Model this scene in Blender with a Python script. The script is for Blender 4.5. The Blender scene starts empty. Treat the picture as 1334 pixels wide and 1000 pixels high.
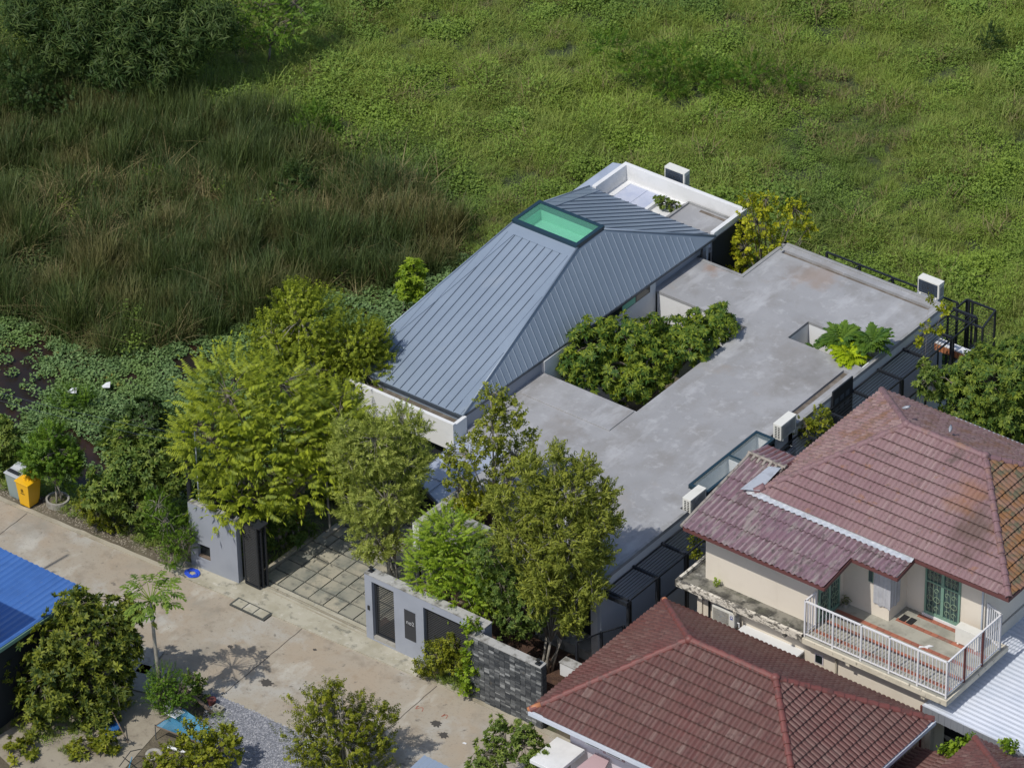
import bpy, bmesh, math, random
import numpy as np
from mathutils import Vector, Matrix, noise
rng = np.random.default_rng(7)
random.seed(7)
scn = bpy.context.scene
COL = scn.collection

# ------------------------------------------------------------------ camera
FPX = 6240.0; TH = math.radians(34.316); PH = math.radians(-38.363); RO = math.radians(-1.1248); DIST = 156.0
FW = np.array([math.sin(PH)*math.cos(TH), math.cos(PH)*math.cos(TH), -math.sin(TH)])
_r = np.array([math.cos(PH), -math.sin(PH), 0.0]); _u = np.cross(_r, FW)
RT = _r*math.cos(RO)+_u*math.sin(RO); UP = _u*math.cos(RO)-_r*math.sin(RO)
CP = -FW*DIST
cam_d = bpy.data.cameras.new('camera'); cam = bpy.data.objects.new('camera', cam_d); COL.objects.link(cam)
cam_d.sensor_width = 36; cam_d.lens = FPX/1334*36; cam_d.clip_start = 1; cam_d.clip_end = 3000
cam.matrix_world = Matrix(((RT[0], UP[0], -FW[0], CP[0]), (RT[1], UP[1], -FW[1], CP[1]), (RT[2], UP[2], -FW[2], CP[2]), (0, 0, 0, 1)))
scn.camera = cam
# ------------------------------------------------------------------ light
SUN_EL = math.radians(54.5); SUN_AZ = math.radians(83.5)        # direction in which the light travels, from +X towards +Y
ldir = Vector((math.cos(SUN_AZ)*math.cos(SUN_EL), math.sin(SUN_AZ)*math.cos(SUN_EL), -math.sin(SUN_EL)))
world = bpy.data.worlds.new('World'); scn.world = world; world.use_nodes = True
wn = world.node_tree; bg = wn.nodes['Background']
sky = wn.nodes.new('ShaderNodeTexSky'); sky.sky_type = 'NISHITA'; sky.sun_disc = False
sky.sun_elevation = SUN_EL; sky.sun_rotation = math.atan2(-ldir.x, -ldir.y); sky.dust_density = 1.5
wn.links.new(sky.outputs[0], bg.inputs[0]); bg.inputs[1].default_value = 0.145
sd = bpy.data.lights.new('sun', 'SUN'); sd.energy = 3.75; sd.angle = math.radians(0.55); sd.color = (1.0, 0.95, 0.86)
so = bpy.data.objects.new('sun', sd); COL.objects.link(so); so.rotation_euler = ldir.to_track_quat('-Z', 'Y').to_euler()
scn.view_settings.view_transform = 'Standard'; scn.view_settings.look = 'None'
scn.view_settings.exposure = -0.18; scn.view_settings.gamma = 1; scn.view_settings.use_curve_mapping = False

# ------------------------------------------------------------------ survey helpers: a point of the place from a sight line and a known height
def P(x, y, z=0.0):
    d = FW+RT*(x-667)/FPX-UP*(y-500)/FPX
    return CP+d*((z-CP[2])/d[2])
def pix(p):
    q = np.asarray(p, float)-CP; w = q@FW
    return 667+FPX*(q@RT)/w, 500-FPX*(q@UP)/w

# ------------------------------------------------------------------ tagging
ROOTLOC = {}
def tag(o, label=None, cat=None, group=None, kind=None):
    if label: o['label'] = label
    if cat: o['category'] = cat
    if group: o['group'] = group
    if kind: o['kind'] = kind
    return o
def thing(name, label, cat, loc=(0, 0, 0), group=None, rz=0):
    o = bpy.data.objects.new(name, None); COL.objects.link(o); o.location = loc; o.rotation_euler = (0, 0, rz)
    o.empty_display_size = .2
    ROOTLOC[o.name] = Vector(loc)
    return tag(o, label, cat, group)

# ------------------------------------------------------------------ mesh builder
class MB:
    def __init__(s): s.v = []; s.f = []; s.t = []
    def add(s, vs, fs, tint=0.5):
        n = len(s.v); s.v += [tuple(p) for p in vs]; s.f += [tuple(i+n for i in f) for f in fs]; s.t += [tint]*len(vs); return s
    def box(s, x0, x1, y0, y1, z0, z1, tint=.5):
        return s.add([(x0,y0,z0),(x1,y0,z0),(x1,y1,z0),(x0,y1,z0),(x0,y0,z1),(x1,y0,z1),(x1,y1,z1),(x0,y1,z1)],
                     [(0,3,2,1),(4,5,6,7),(0,1,5,4),(1,2,6,5),(2,3,7,6),(3,0,4,7)], tint)
    def quad(s, a, b, c, d, tint=.5): return s.add([a,b,c,d], [(0,1,2,3)], tint)
    def poly(s, pts, tint=.5): return s.add(pts, [tuple(range(len(pts)))], tint)
    def prism(s, pts, z0, z1, tint=.5):
        n = len(pts); vs = [(p[0],p[1],z0) for p in pts]+[(p[0],p[1],z1) for p in pts]
        return s.add(vs, [tuple(range(n))[::-1], tuple(range(n,2*n))]+[(i,(i+1)%n,n+(i+1)%n,n+i) for i in range(n)], tint)
    def slabpoly(s, pts, th, tint=.5):          # planar 3D polygon thickened straight down
        n = len(pts); vs = [tuple(p) for p in pts]+[(p[0],p[1],p[2]-th) for p in pts]
        return s.add(vs, [tuple(range(n)), tuple(range(n,2*n))[::-1]]+[(i,n+i,n+(i+1)%n,(i+1)%n) for i in range(n)], tint)
    def beam(s, a, b, w, h, tint=.5):           # rectangular bar from a to b
        a = Vector(a); b = Vector(b); d = (b-a).normalized()
        u = d.cross(Vector((0,0,1)))
        if u.length < 1e-3: u = Vector((1,0,0))
        u.normalize(); k = u.cross(d).normalized(); u = u*w/2; k = k*h/2
        vs = [a-u-k,a+u-k,a+u+k,a-u+k,b-u-k,b+u-k,b+u+k,b-u+k]
        return s.add(vs, [(0,1,2,3),(7,6,5,4),(0,4,5,1),(1,5,6,2),(2,6,7,3),(3,7,4,0)], tint)
    def tube(s, pts, rs, n=6, tint=.5, cap=True):
        pts = [Vector(p) for p in pts]; base = len(s.v)
        if not hasattr(rs, '__len__'): rs = [rs]*len(pts)
        ref = None
        for i, p in enumerate(pts):
            d = (pts[min(i+1,len(pts)-1)]-pts[max(i-1,0)]).normalized()
            if ref is None: ref = d.orthogonal().normalized()
            u = (ref-d*ref.dot(d));
            u = u.normalized() if u.length > 1e-4 else d.orthogonal().normalized()
            ref = u; w = d.cross(u)
            for k in range(n):
                a = 2*math.pi*k/n; q = p+(u*math.cos(a)+w*math.sin(a))*rs[i]; s.v.append(tuple(q)); s.t.append(tint)
        for i in range(len(pts)-1):
            for k in range(n):
                a = base+i*n+k; b = base+i*n+(k+1)%n; s.f.append((a,b,b+n,a+n))
        if cap:
            s.f.append(tuple(base+k for k in range(n))[::-1]); e = base+(len(pts)-1)*n; s.f.append(tuple(e+k for k in range(n)))
        return s
    def build(s, name, mat, parent=None, smooth=False, bevel=0, kind=None, label=None):
        off = Vector((0,0,0))
        if parent is not None: off = ROOTLOC[parent.name]
        me = bpy.data.meshes.new(name)
        me.from_pydata([(v[0]-off.x, v[1]-off.y, v[2]-off.z) for v in s.v], [], s.f)
        at = me.attributes.new('tint', 'FLOAT', 'POINT'); at.data.foreach_set('value', s.t)
        me.materials.append(MAT[mat] if isinstance(mat, str) else mat)
        if smooth: me.polygons.foreach_set('use_smooth', [True]*len(me.polygons))
        me.update()
        o = bpy.data.objects.new(name, me); COL.objects.link(o)
        if parent is not None: o.parent = parent; ROOTLOC[o.name] = off
        if bevel:
            md = o.modifiers.new('bevel', 'BEVEL'); md.width = bevel; md.segments = 2; md.limit_method = 'ANGLE'
        if kind: o['kind'] = kind
        if label: o['label'] = label
        return o
def bx(x0,x1,y0,y1,z0,z1): return MB().box(x0,x1,y0,y1,z0,z1)
def cells(xs, ys, H, zb):
    """height map of rectangular cells (None = opening) with upright faces between unequal neighbours"""
    m = MB(); nx = len(xs)-1; ny = len(ys)-1
    g = lambda i, j: H[j][i] if 0 <= i < nx and 0 <= j < ny else None
    for j in range(ny):
        for i in range(nx):
            h = g(i,j)
            if h is None: continue
            x0,x1,y0,y1 = xs[i],xs[i+1],ys[j],ys[j+1]
            m.quad((x0,y0,h),(x1,y0,h),(x1,y1,h),(x0,y1,h))
            m.quad((x0,y1,zb),(x1,y1,zb),(x1,y0,zb),(x0,y0,zb))
            for (a,b,n) in (((x0,y0),(x1,y0),g(i,j-1)),((x1,y0),(x1,y1),g(i+1,j)),((x1,y1),(x0,y1),g(i,j+1)),((x0,y1),(x0,y0),g(i-1,j))):
                low = zb if n is None else n
                if low < h-1e-6: m.quad((a[0],a[1],low),(b[0],b[1],low),(b[0],b[1],h),(a[0],a[1],h))
    return m
def share(name, src, parent, loc, rot=None, scale=None, label=None):
    o = src.copy() if False else bpy.data.objects.new(name, src if isinstance(src, bpy.types.Mesh) else src.data)
    COL.objects.link(o); o.parent = parent
    off = ROOTLOC[parent.name] if parent is not None else Vector((0,0,0))
    o.location = Vector(loc)-off
    if rot is not None: o.rotation_euler = rot
    if scale is not None: o.scale = scale
    if parent is not None: ROOTLOC[o.name] = off
    return o
def mesh_from(mb, name, mat, smooth=False):
    me = bpy.data.meshes.new(name); me.from_pydata(mb.v, [], mb.f)
    at = me.attributes.new('tint', 'FLOAT', 'POINT'); at.data.foreach_set('value', mb.t)
    me.materials.append(MAT[mat])
    if smooth: me.polygons.foreach_set('use_smooth', [True]*len(me.polygons))
    me.update(); return me
def dup(o, parent=None):
    c = o.copy(); COL.objects.link(c); c.parent = parent
    for ch in [k for k in bpy.data.objects if k.parent == o]: dup(ch, c)
    return c

# ------------------------------------------------------------------ materials
MAT = {}
def srgb(h):
    h = h.lstrip('#'); c = [int(h[i:i+2],16)/255 for i in (0,2,4)]
    return tuple(x/12.92 if x <= .04045 else ((x+.055)/1.055)**2.4 for x in c)
def mat(name, base, rough=.7, metal=0, spec=.5, mixes=(), bump=(), tint=None, objrand=None, trans=0, alpha=None, coat=0, spots=()):
    """mixes: (scale, colour, lo, hi, detail, stretch) noise-masked second colours; tint: colour the 'tint' attribute drives towards"""
    m = bpy.data.materials.new(name); m.use_nodes = True; nt = m.node_tree; N = nt.nodes; L = nt.links
    b = N['Principled BSDF']; b.inputs['Roughness'].default_value = rough; b.inputs['Metallic'].default_value = metal
    b.inputs['Specular IOR Level'].default_value = spec; b.inputs['Coat Weight'].default_value = coat
    geo = N.new('ShaderNodeNewGeometry')
    rgb = N.new('ShaderNodeRGB'); rgb.outputs[0].default_value = (*base, 1); cur = rgb.outputs[0]
    def mixc(cur, col, fac):
        x = N.new('ShaderNodeMix'); x.data_type = 'RGBA'; x.clamp_factor = True
        L.new(cur, x.inputs[6]); x.inputs[7].default_value = (*col, 1); L.new(fac, x.inputs[0]); return x.outputs[2]
    if tint:
        a_t = N.new('ShaderNodeAttribute'); a_t.attribute_name = 'tint'; cur = mixc(cur, tint, a_t.outputs['Fac'])
    if objrand:
        oi = N.new('ShaderNodeObjectInfo'); a = N.new('ShaderNodeMath'); a.operation = 'MULTIPLY'; a.inputs[1].default_value = 1
        L.new(oi.outputs['Random'], a.inputs[0]); cur = mixc(cur, objrand, a.outputs[0])
    for mx in mixes:
        sc, col, lo, hi = mx[:4]; det = mx[4] if len(mx) > 4 else 5; st = mx[5] if len(mx) > 5 else None; amt = mx[6] if len(mx) > 6 else 1
        nz = N.new('ShaderNodeTexNoise'); nz.inputs['Scale'].default_value = sc; nz.inputs['Detail'].default_value = det; nz.inputs['Roughness'].default_value = .62
        if st:
            vm = N.new('ShaderNodeVectorMath'); vm.operation = 'MULTIPLY'; vm.inputs[1].default_value = st; L.new(geo.outputs['Position'], vm.inputs[0]); L.new(vm.outputs[0], nz.inputs['Vector'])
        else: L.new(geo.outputs['Position'], nz.inputs['Vector'])
        mr = N.new('ShaderNodeMapRange'); mr.inputs[1].default_value = lo; mr.inputs[2].default_value = hi; mr.inputs[4].default_value = amt; L.new(nz.outputs['Fac'], mr.inputs[0])
        cur = mixc(cur, col, mr.outputs[0])
    if spots:
        for (cx, cy, rad, col, amt) in spots:
            cv = N.new('ShaderNodeCombineXYZ'); cv.inputs[0].default_value = cx; cv.inputs[1].default_value = cy
            sx = N.new('ShaderNodeVectorMath'); sx.operation = 'MULTIPLY'; sx.inputs[1].default_value = (1, 1, 0); L.new(geo.outputs['Position'], sx.inputs[0])
            ds = N.new('ShaderNodeVectorMath'); ds.operation = 'DISTANCE'; L.new(sx.outputs[0], ds.inputs[0]); L.new(cv.outputs[0], ds.inputs[1])
            nz = N.new('ShaderNodeTexNoise'); nz.inputs['Scale'].default_value = 2.2; nz.inputs['Detail'].default_value = 8; L.new(geo.outputs['Position'], nz.inputs['Vector'])
            ma = N.new('ShaderNodeMath'); ma.operation = 'MULTIPLY_ADD'; ma.inputs[1].default_value = -2.4*rad; L.new(nz.outputs['Fac'], ma.inputs[0]); L.new(ds.outputs['Value'], ma.inputs[2])
            mr = N.new('ShaderNodeMapRange'); mr.inputs[1].default_value = .0; mr.inputs[2].default_value = -rad*.9; mr.inputs[3].default_value = 0; mr.inputs[4].default_value = amt; L.new(ma.outputs[0], mr.inputs[0])
            cur = mixc(cur, col, mr.outputs[0])
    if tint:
        ng = N.new('ShaderNodeMath'); ng.operation = 'MULTIPLY'; ng.inputs[1].default_value = -1; ng.use_clamp = True; L.new(a_t.outputs['Fac'], ng.inputs[0]); cur = mixc(cur, (.025,.018,.015), ng.outputs[0])  # negative tint darkens: shade of lap gaps, and dirt, put into the colour
    L.new(cur, b.inputs['Base Color'])
    last = None
    for sc, stg, dist in bump:
        nz = N.new('ShaderNodeTexNoise'); nz.inputs['Scale'].default_value = sc; nz.inputs['Detail'].default_value = 4
        L.new(geo.outputs['Position'], nz.inputs['Vector'])
        bp = N.new('ShaderNodeBump'); bp.inputs['Strength'].default_value = stg; bp.inputs['Distance'].default_value = dist
        L.new(nz.outputs['Fac'], bp.inputs['Height'])
        if last: L.new(last, bp.inputs['Normal'])
        last = bp.outputs[0]
    if last: L.new(last, b.inputs['Normal'])
    if trans:
        tr = N.new('ShaderNodeBsdfTranslucent'); mx = N.new('ShaderNodeMixShader'); mx.inputs[0].default_value = trans
        g = N.new('ShaderNodeMix'); g.data_type = 'RGBA'; g.blend_type = 'MULTIPLY'; g.inputs[0].default_value = 1; L.new(cur, g.inputs[6]); g.inputs[7].default_value = (1.5, 1.6, .7, 1)
        L.new(g.outputs[2], tr.inputs[0]); L.new(b.outputs[0], mx.inputs[1]); L.new(tr.outputs[0], mx.inputs[2]); L.new(mx.outputs[0], N['Material Output'].inputs[0])
    if alpha:
        b.inputs['Alpha'].default_value = alpha
    MAT[name] = m; return m
def glass(name, col, alpha, rough=.05):
    m = mat(name, col, rough, spec=.8); m.node_tree.nodes['Principled BSDF'].inputs['Alpha'].default_value = alpha; return m

# --- built surfaces
mat('roof_concrete', (.27,.275,.288), .85, mixes=[(.35,(.315,.32,.335),.42,.62,6),(.5,(.24,.236,.235),.50,.66,7,(1,.7,1)),(1.1,(.225,.222,.22),.52,.70,9,None,.8),(2.6,(.41,.42,.44),.56,.67,10,None,.45),(.6,(.28,.25,.22),.60,.75,8,None,.7),(1.3,(.42,.43,.455),.55,.66,11,(1,.35,1),.5),(9,(.17,.17,.17),.60,.78,4,None,.4)], bump=[(25,.3,.01)], spots=[(4.2,5.35,.38,(.25,.15,.09),.6),(7.2,6.9,.8,(.30,.22,.17),.5),(6.3,6.9,.5,(.19,.17,.155),.5),(10.2,2.2,.9,(.17,.165,.16),.55),(5.9,-5.0,.7,(.20,.185,.17),.5),(9.2,-7.3,.8,(.36,.33,.30),.5)])
mat('roof_edge', (.27,.275,.28), .85, mixes=[(1.5,(.17,.17,.165),.48,.7,6),(4,(.36,.36,.36),.6,.75)], bump=[(25,.3,.01)])
mat('gutter_mud', (.12,.10,.08), .95, mixes=[(3,(.22,.2,.18),.45,.7)])
mat('white_paint', (.68,.69,.70), .6, mixes=[(1.2,(.56,.57,.57),.5,.75,6),(8,(.5,.5,.48),.66,.85,4,(1,1,.3),.6)], bump=[(40,.15,.004)])
mat('grey_paint', (.30,.325,.38), .62, mixes=[(.8,(.26,.285,.335),.45,.7,6),(5,(.24,.26,.30),.58,.8,6,(1,1,.2),.7)], bump=[(45,.15,.004)])
mat('wall_slate', (.50,.54,.60), .7, mixes=[(.9,(.45,.49,.55),.45,.7,5)], bump=[(40,.15,.004)])
mat('coping', (.36,.36,.35), .85, mixes=[(2.5,(.14,.135,.12),.48,.62,8),(9,(.5,.5,.49),.6,.75)], bump=[(40,.3,.006)])
mat('metal_roof', (.21,.262,.335), .42, metal=.1, spec=.5, mixes=[(.5,(.235,.29,.365),.4,.65,5),(3,(.175,.22,.285),.55,.8,7,(1,.2,1),.5),(1.1,(.28,.32,.37),.62,.72,9,(1,.3,1),.5)], bump=[(1.2,.14,.02)])
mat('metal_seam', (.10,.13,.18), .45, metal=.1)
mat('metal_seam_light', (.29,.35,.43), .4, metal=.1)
mat('metal_dark', (.018,.021,.027), .5, spec=.4)
mat('metal_edge', (.06,.075,.095), .45)
mat('skylight_frame', (.012,.035,.055), .35)
mat('skylight_glass', (.16,.52,.36), .06, spec=.8)
mat('skylight_wall', (.17,.50,.35), .5)
mat('louvre', (.025,.027,.03), .55)
mat('pane_light', (.42,.52,.54), .08, spec=.9)
mat('pane_blue', (.42,.46,.58), .15, spec=.8, mixes=[(1.5,(.5,.53,.62),.45,.65)])
mat('pane_dark', (.012,.02,.022), .08, spec=.8)
mat('canopy_sheet', (.38,.43,.53), .35, metal=.1, mixes=[(1.5,(.3,.34,.43),.45,.7)], bump=[(3,.1,.02)])
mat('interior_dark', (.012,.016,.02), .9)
mat('stone', (.035,.040,.046), .7, tint=(.30,.31,.31), mixes=[(14,(.03,.032,.036),.56,.78),(3,(.11,.095,.075),.66,.8)], bump=[(60,.5,.01)])
mat('mortar', (.015,.017,.02), .9)
mat('mesh_screen', (.36,.40,.45), .6)
mat('ac_white', (.66,.66,.62), .45, mixes=[(4,(.55,.55,.5),.55,.8)])
mat('ac_grille', (.30,.31,.31), .5)
mat('ac_grille_dark', (.03,.045,.07), .5)
mat('ac_fan', (.02,.022,.025), .5)
mat('blue_print', (.05,.09,.35), .5)
mat('cream_wall', (.70,.64,.55), .8, mixes=[(.8,(.64,.58,.49),.45,.7,5),(3,(.55,.49,.40),.62,.85,6,(1,1,.15),.7)], bump=[(35,.15,.004)])
mat('cream_old', (.62,.57,.46), .85, mixes=[(1.6,(.42,.38,.29),.5,.72,8),(6,(.12,.11,.09),.60,.70,8),(2.2,(.5,.3,.12),.68,.8,8,(1,1,.2))], bump=[(35,.3,.006)])
mat('ledge_concrete', (.21,.20,.17), .9, mixes=[(1.6,(.05,.048,.042),.44,.56,9),(5,(.34,.33,.29),.60,.7,8),(3,(.10,.10,.075),.52,.62,9,None,.7)], bump=[(30,.4,.01)])
mat('ledge_lip', (.62,.58,.50), .85, mixes=[(4.5,(.09,.085,.075),.50,.55,10,(1,1,2.5)),(.7,(.72,.68,.6),.55,.7),(9,(.25,.23,.19),.55,.62,8)], bump=[(30,.3,.008)])
mat('balcony_floor', (.36,.35,.30), .85, mixes=[(1.5,(.25,.245,.21),.45,.62,7),(6,(.15,.14,.12),.62,.75,7)], bump=[(40,.2,.005)])
mat('terracotta', (.36,.13,.08), .8, objrand=(.26,.10,.07), mixes=[(2,(.2,.16,.13),.55,.72,7)])
mat('rail_white', (.70,.70,.72), .45, mixes=[(5,(.3,.2,.12),.68,.76,5)])
mat('green_frame', (.16,.28,.22), .5)
mat('green_pane', (.035,.07,.075), .1, spec=.9)
mat('grille_gold', (.26,.36,.25), .5)
mat('curtain', (.45,.46,.49), .8, mixes=[(3,(.36,.37,.4),.45,.7)])
mat('rust_brown', (.16,.05,.045), .7)
mat('fascia_maroon', (.13,.05,.048), .6)
mat('tile_pink', (.20,.12,.125), .6, objrand=(.24,.15,.155), tint=(.285,.20,.195), mixes=[(.45,(.20,.115,.125),.45,.65,5),(3.2,(.25,.125,.07),.60,.70,10,None,.8),(.9,(.11,.08,.07),.58,.66,12,None,.75),(9,(.12,.08,.07),.58,.68,9)], bump=[(30,.2,.006)], spots=[(21.4,-5.6,.9,(.10,.065,.05),.75),(20.6,-4.9,.6,(.25,.12,.06),.6),(22.2,-5.4,.5,(.22,.10,.05),.6)])
mat('tile_pink_mossy', (.21,.125,.125), .7, tint=(.27,.18,.17), mixes=[(1.5,(.19,.095,.05),.50,.64,10,None,.8),(6,(.095,.07,.055),.52,.66,9,None,.7)], bump=[(30,.3,.008)])
mat('tile_pink_moss_orange', (.19,.105,.075), .75, tint=(.25,.15,.10), mixes=[(2.5,(.20,.095,.035),.42,.58,10),(4,(.09,.085,.05),.50,.62,9,(1,.5,1))], bump=[(30,.3,.008)])
mat('tile_red', (.098,.038,.034), .55, objrand=(.115,.052,.044), tint=(.19,.13,.112), mixes=[(.5,(.12,.04,.035),.48,.65,5,None,.6),(6,(.065,.03,.026),.52,.66,6,None,.7)], bump=[(30,.2,.006)])
mat('cap_red', (.17,.055,.048), .55, mixes=[(5,(.10,.045,.04),.48,.64,7)], bump=[(30,.2,.006)])
mat('cap_pink', (.20,.115,.125), .6, mixes=[(5,(.12,.075,.075),.5,.66,6),(1.3,(.23,.13,.09),.56,.70,6)], bump=[(30,.2,.006)])
mat('cap_orange', (.42,.17,.08), .6)
mat('fibre_sheet', (.165,.10,.12), .75, objrand=(.20,.12,.15), tint=(.40,.31,.32), mixes=[(.8,(.19,.125,.155),.45,.6,5,None,.4),(3.2,(.29,.26,.24),.50,.64,9,(2,.5,1),.75),(7,(.09,.075,.07),.54,.64,9,(1.5,.6,1),.8),(1.2,(.12,.085,.085),.56,.66,9,None,.7)], bump=[(30,.3,.008)])
mat('fibre_ridge', (.28,.25,.22), .85, mixes=[(6,(.12,.1,.09),.5,.65,8)])
mat('flashing', (.62,.64,.67), .35, metal=.5, mixes=[(4,(.45,.46,.48),.5,.7)], bump=[(8,.4,.03)])
mat('blue_sheet', (.05,.14,.40), .38, objrand=(.06,.155,.43), mixes=[(1,(.045,.12,.34),.45,.7),(6,(.14,.19,.30),.64,.76)])
mat('white_sheet', (.62,.66,.74), .35, metal=.1, mixes=[(.8,(.55,.60,.69),.45,.65),(5,(.42,.45,.5),.66,.82)])
mat('grey_sheet', (.28,.30,.34), .45, metal=.2)
mat('zinc_blue', (.30,.37,.47), .4, metal=.3)
mat('lilac_wall', (.60,.56,.62), .7, mixes=[(1,(.54,.5,.55),.5,.7)])
mat('pink_wall', (.38,.27,.29), .7)
# --- ground
mat('soil', (.10,.085,.06), 1, mixes=[(1.5,(.16,.14,.10),.45,.65,8),(.7,(.05,.07,.025),.52,.66,6)], bump=[(12,.8,.05)])
mat('mulch', (.06,.032,.022), 1, mixes=[(5,(.10,.055,.035),.45,.65,8)], bump=[(25,1,.04)])
mat('field_soil', (.035,.05,.018), 1, mixes=[(.8,(.055,.07,.025),.45,.65,8),(3,(.07,.06,.03),.6,.75)], bump=[(5,1,.1)])
mat('water', (.018,.013,.010), .3, spec=.3, mixes=[(.6,(.035,.018,.011),.5,.7)], bump=[(6,.08,.02)])
mat('road', (.335,.30,.245), .9, mixes=[(.35,(.34,.28,.21),.42,.62,7,None,.8),(.5,(.38,.37,.34),.52,.66,8,None,.9),(1.3,(.25,.215,.17),.53,.68,9),(2.5,(.28,.22,.155),.56,.70,9,None,.7),(.8,(.44,.42,.37),.58,.69,9,(1,.5,1),.9),(14,(.17,.15,.12),.56,.74,6,None,.7),(.22,(.24,.225,.19),.56,.68,9,(1.5,1,1),.8),(3,(.12,.105,.09),.62,.69,10,None,.8)], bump=[(30,.4,.006)])
mat('road_edge', (.37,.34,.27), .92, mixes=[(.8,(.27,.24,.18),.45,.62,8),(3,(.16,.15,.12),.58,.72,9),(6,(.46,.43,.36),.6,.75,8)], bump=[(25,.4,.01)])
mat('apron', (.40,.38,.31), .9, mixes=[(1.0,(.31,.29,.22),.45,.62,8),(3.2,(.15,.15,.125),.56,.70,9),(5,(.50,.48,.42),.58,.72,8)], bump=[(30,.4,.008)])
mat('crack', (.07,.06,.05), 1)
mat('oil_stain', (.06,.055,.05), .8)
mat('red_paint', (.35,.12,.08), .8)
mat('paver', (.27,.265,.22), .85, objrand=(.38,.35,.27), mixes=[(1.2,(.17,.18,.155),.45,.62,8),(4,(.12,.12,.105),.54,.68,9)], bump=[(30,.4,.008)])
mat('paver_joint', (.06,.065,.06), .95)
mat('gravel', (.19,.20,.235), .9, objrand=(.30,.31,.345), tint=(.42,.42,.44))
mat('gravel_bed', (.13,.14,.165), 1, mixes=[(30,(.26,.27,.30),.45,.65,4)], bump=[(40,1,.03)])
mat('yard_concrete', (.30,.27,.215), .95, mixes=[(1,(.22,.19,.15),.45,.65,8),(4,(.13,.12,.1),.58,.74,8)], bump=[(25,.5,.01)])
# --- small things
mat('bin_yellow', (.75,.42,.012), .4)
mat('bin_grey', (.25,.31,.31), .5)
mat('bin_lid', (.42,.44,.46), .5)
mat('print_dark', (.12,.08,.01), .6)
mat('hose_blue', (.03,.09,.60), .4)
mat('net_blue', (.06,.27,.45), .7)
mat('plastic_white', (.7,.72,.75), .4)
mat('cement', (.32,.31,.28), .9, mixes=[(6,(.2,.19,.17),.5,.7)])
mat('wood_old', (.17,.13,.10), .9)
mat('pole_concrete', (.34,.34,.32), .9)
mat('iron', (.02,.02,.022), .5)
mat('sign_plate', (.03,.034,.042), .35)
mat('sign_text', (.42,.43,.45), .5)
mat('water_tub', (.02,.10,.30), .4)
# --- bark and leaves
mat('bark', (.13,.11,.085), .9, mixes=[(8,(.22,.2,.17),.45,.65,6,(1,1,.3))], bump=[(20,.6,.02)])
mat('bark_pale', (.30,.28,.24), .9, mixes=[(8,(.17,.155,.13),.5,.65,6,(1,1,.3))], bump=[(20,.5,.02)])
def leafmat(name, dark, light, trans=.3, rough=.55, mixes=()):
    mat(name, dark, rough, spec=.22, tint=light, trans=trans, mixes=mixes)
leafmat('leaf_frond', (.14,.19,.02), (.34,.39,.03))
leafmat('leaf_small', (.15,.20,.02), (.33,.38,.035))
leafmat('leaf_feather', (.24,.29,.065), (.44,.48,.12))
leafmat('leaf_mango', (.05,.11,.02), (.28,.34,.035))
leafmat('leaf_mango_far', (.06,.12,.025), (.24,.30,.04))
leafmat('leaf_weep', (.14,.175,.03), (.31,.335,.05))
leafmat('leaf_fresh', (.13,.22,.02), (.30,.40,.03))
leafmat('leaf_yellow', (.21,.25,.015), (.50,.48,.03))
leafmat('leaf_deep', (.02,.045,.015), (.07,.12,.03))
leafmat('leaf_moringa', (.07,.15,.018), (.19,.30,.03))
leafmat('leaf_shrub', (.08,.14,.03), (.24,.30,.06))
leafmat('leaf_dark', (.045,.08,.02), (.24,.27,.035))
leafmat('leaf_olive', (.11,.145,.018), (.29,.30,.025))
leafmat('leaf_bamboo', (.03,.065,.016), (.12,.17,.045))
leafmat('leaf_papaya', (.09,.16,.03), (.24,.33,.06))
leafmat('leaf_broad', (.05,.12,.025), (.14,.23,.03), rough=.4)
leafmat('leaf_bright', (.24,.34,.015), (.45,.55,.02))
leafmat('leaf_red', (.16,.02,.02), (.25,.06,.03))
# field plants: colour drifts over the ground
leafmat('field_grass', (.155,.205,.048), (.32,.375,.095), trans=.25, mixes=[(.16,(.23,.30,.055),.42,.58,4,None,.75),(.09,(.095,.155,.042),.50,.60,4,None,.8),(.3,(.33,.30,.14),.57,.68,6,None,.6)])
leafmat('field_vine', (.12,.195,.04), (.26,.36,.065), trans=.25, mixes=[(.2,(.23,.32,.045),.45,.6,4,None,.65),(.10,(.08,.145,.04),.50,.62,4,None,.8)])
leafmat('reed_green', (.042,.07,.022), (.135,.175,.05), trans=.2, mixes=[(.2,(.05,.08,.03),.45,.62,4,None,.6),(.30,(.17,.145,.06),.51,.63,5,None,.65)])
leafmat('reed_dry', (.13,.115,.05), (.29,.25,.12), trans=.15)
leafmat('pond_leaf', (.08,.15,.055), (.21,.31,.12), trans=.15, rough=.55, mixes=[(.5,(.14,.22,.05),.45,.65,4,None,.6),(2.2,(.36,.29,.06),.66,.72,4,None,.8)])
# ================================================================== GROUND
def struct(o): o['kind'] = 'structure'; return o
def hill(x, y):
    return .16*noise.noise(Vector((x*.22, y*.22, 0)))+.12*noise.noise(Vector((x*.6, y*.6, 3)))
m = MB(); NX = 90
for (x0,x1,y0,y1,nx,ny) in ((-60,60,-40,80,120,120),):
    vs = []; fs = []
    for j in range(ny+1):
        for i in range(nx+1):
            x = x0+(x1-x0)*i/nx; y = y0+(y1-y0)*j/ny; vs.append((x,y,-.42+hill(x,y)))
    for j in range(ny):
        for i in range(nx): a = j*(nx+1)+i; fs.append((a,a+1,a+nx+2,a+nx+1))
    m.add(vs, fs)
for (x0,x1,y0,y1) in ((-600,-60,-600,600),(60,600,-600,600),(-60,60,80,600),(-60,60,-600,-40)):
    m.quad((x0,y0,-.42),(x1,y0,-.42),(x1,y1,-.42),(x0,y1,-.42))
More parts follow.
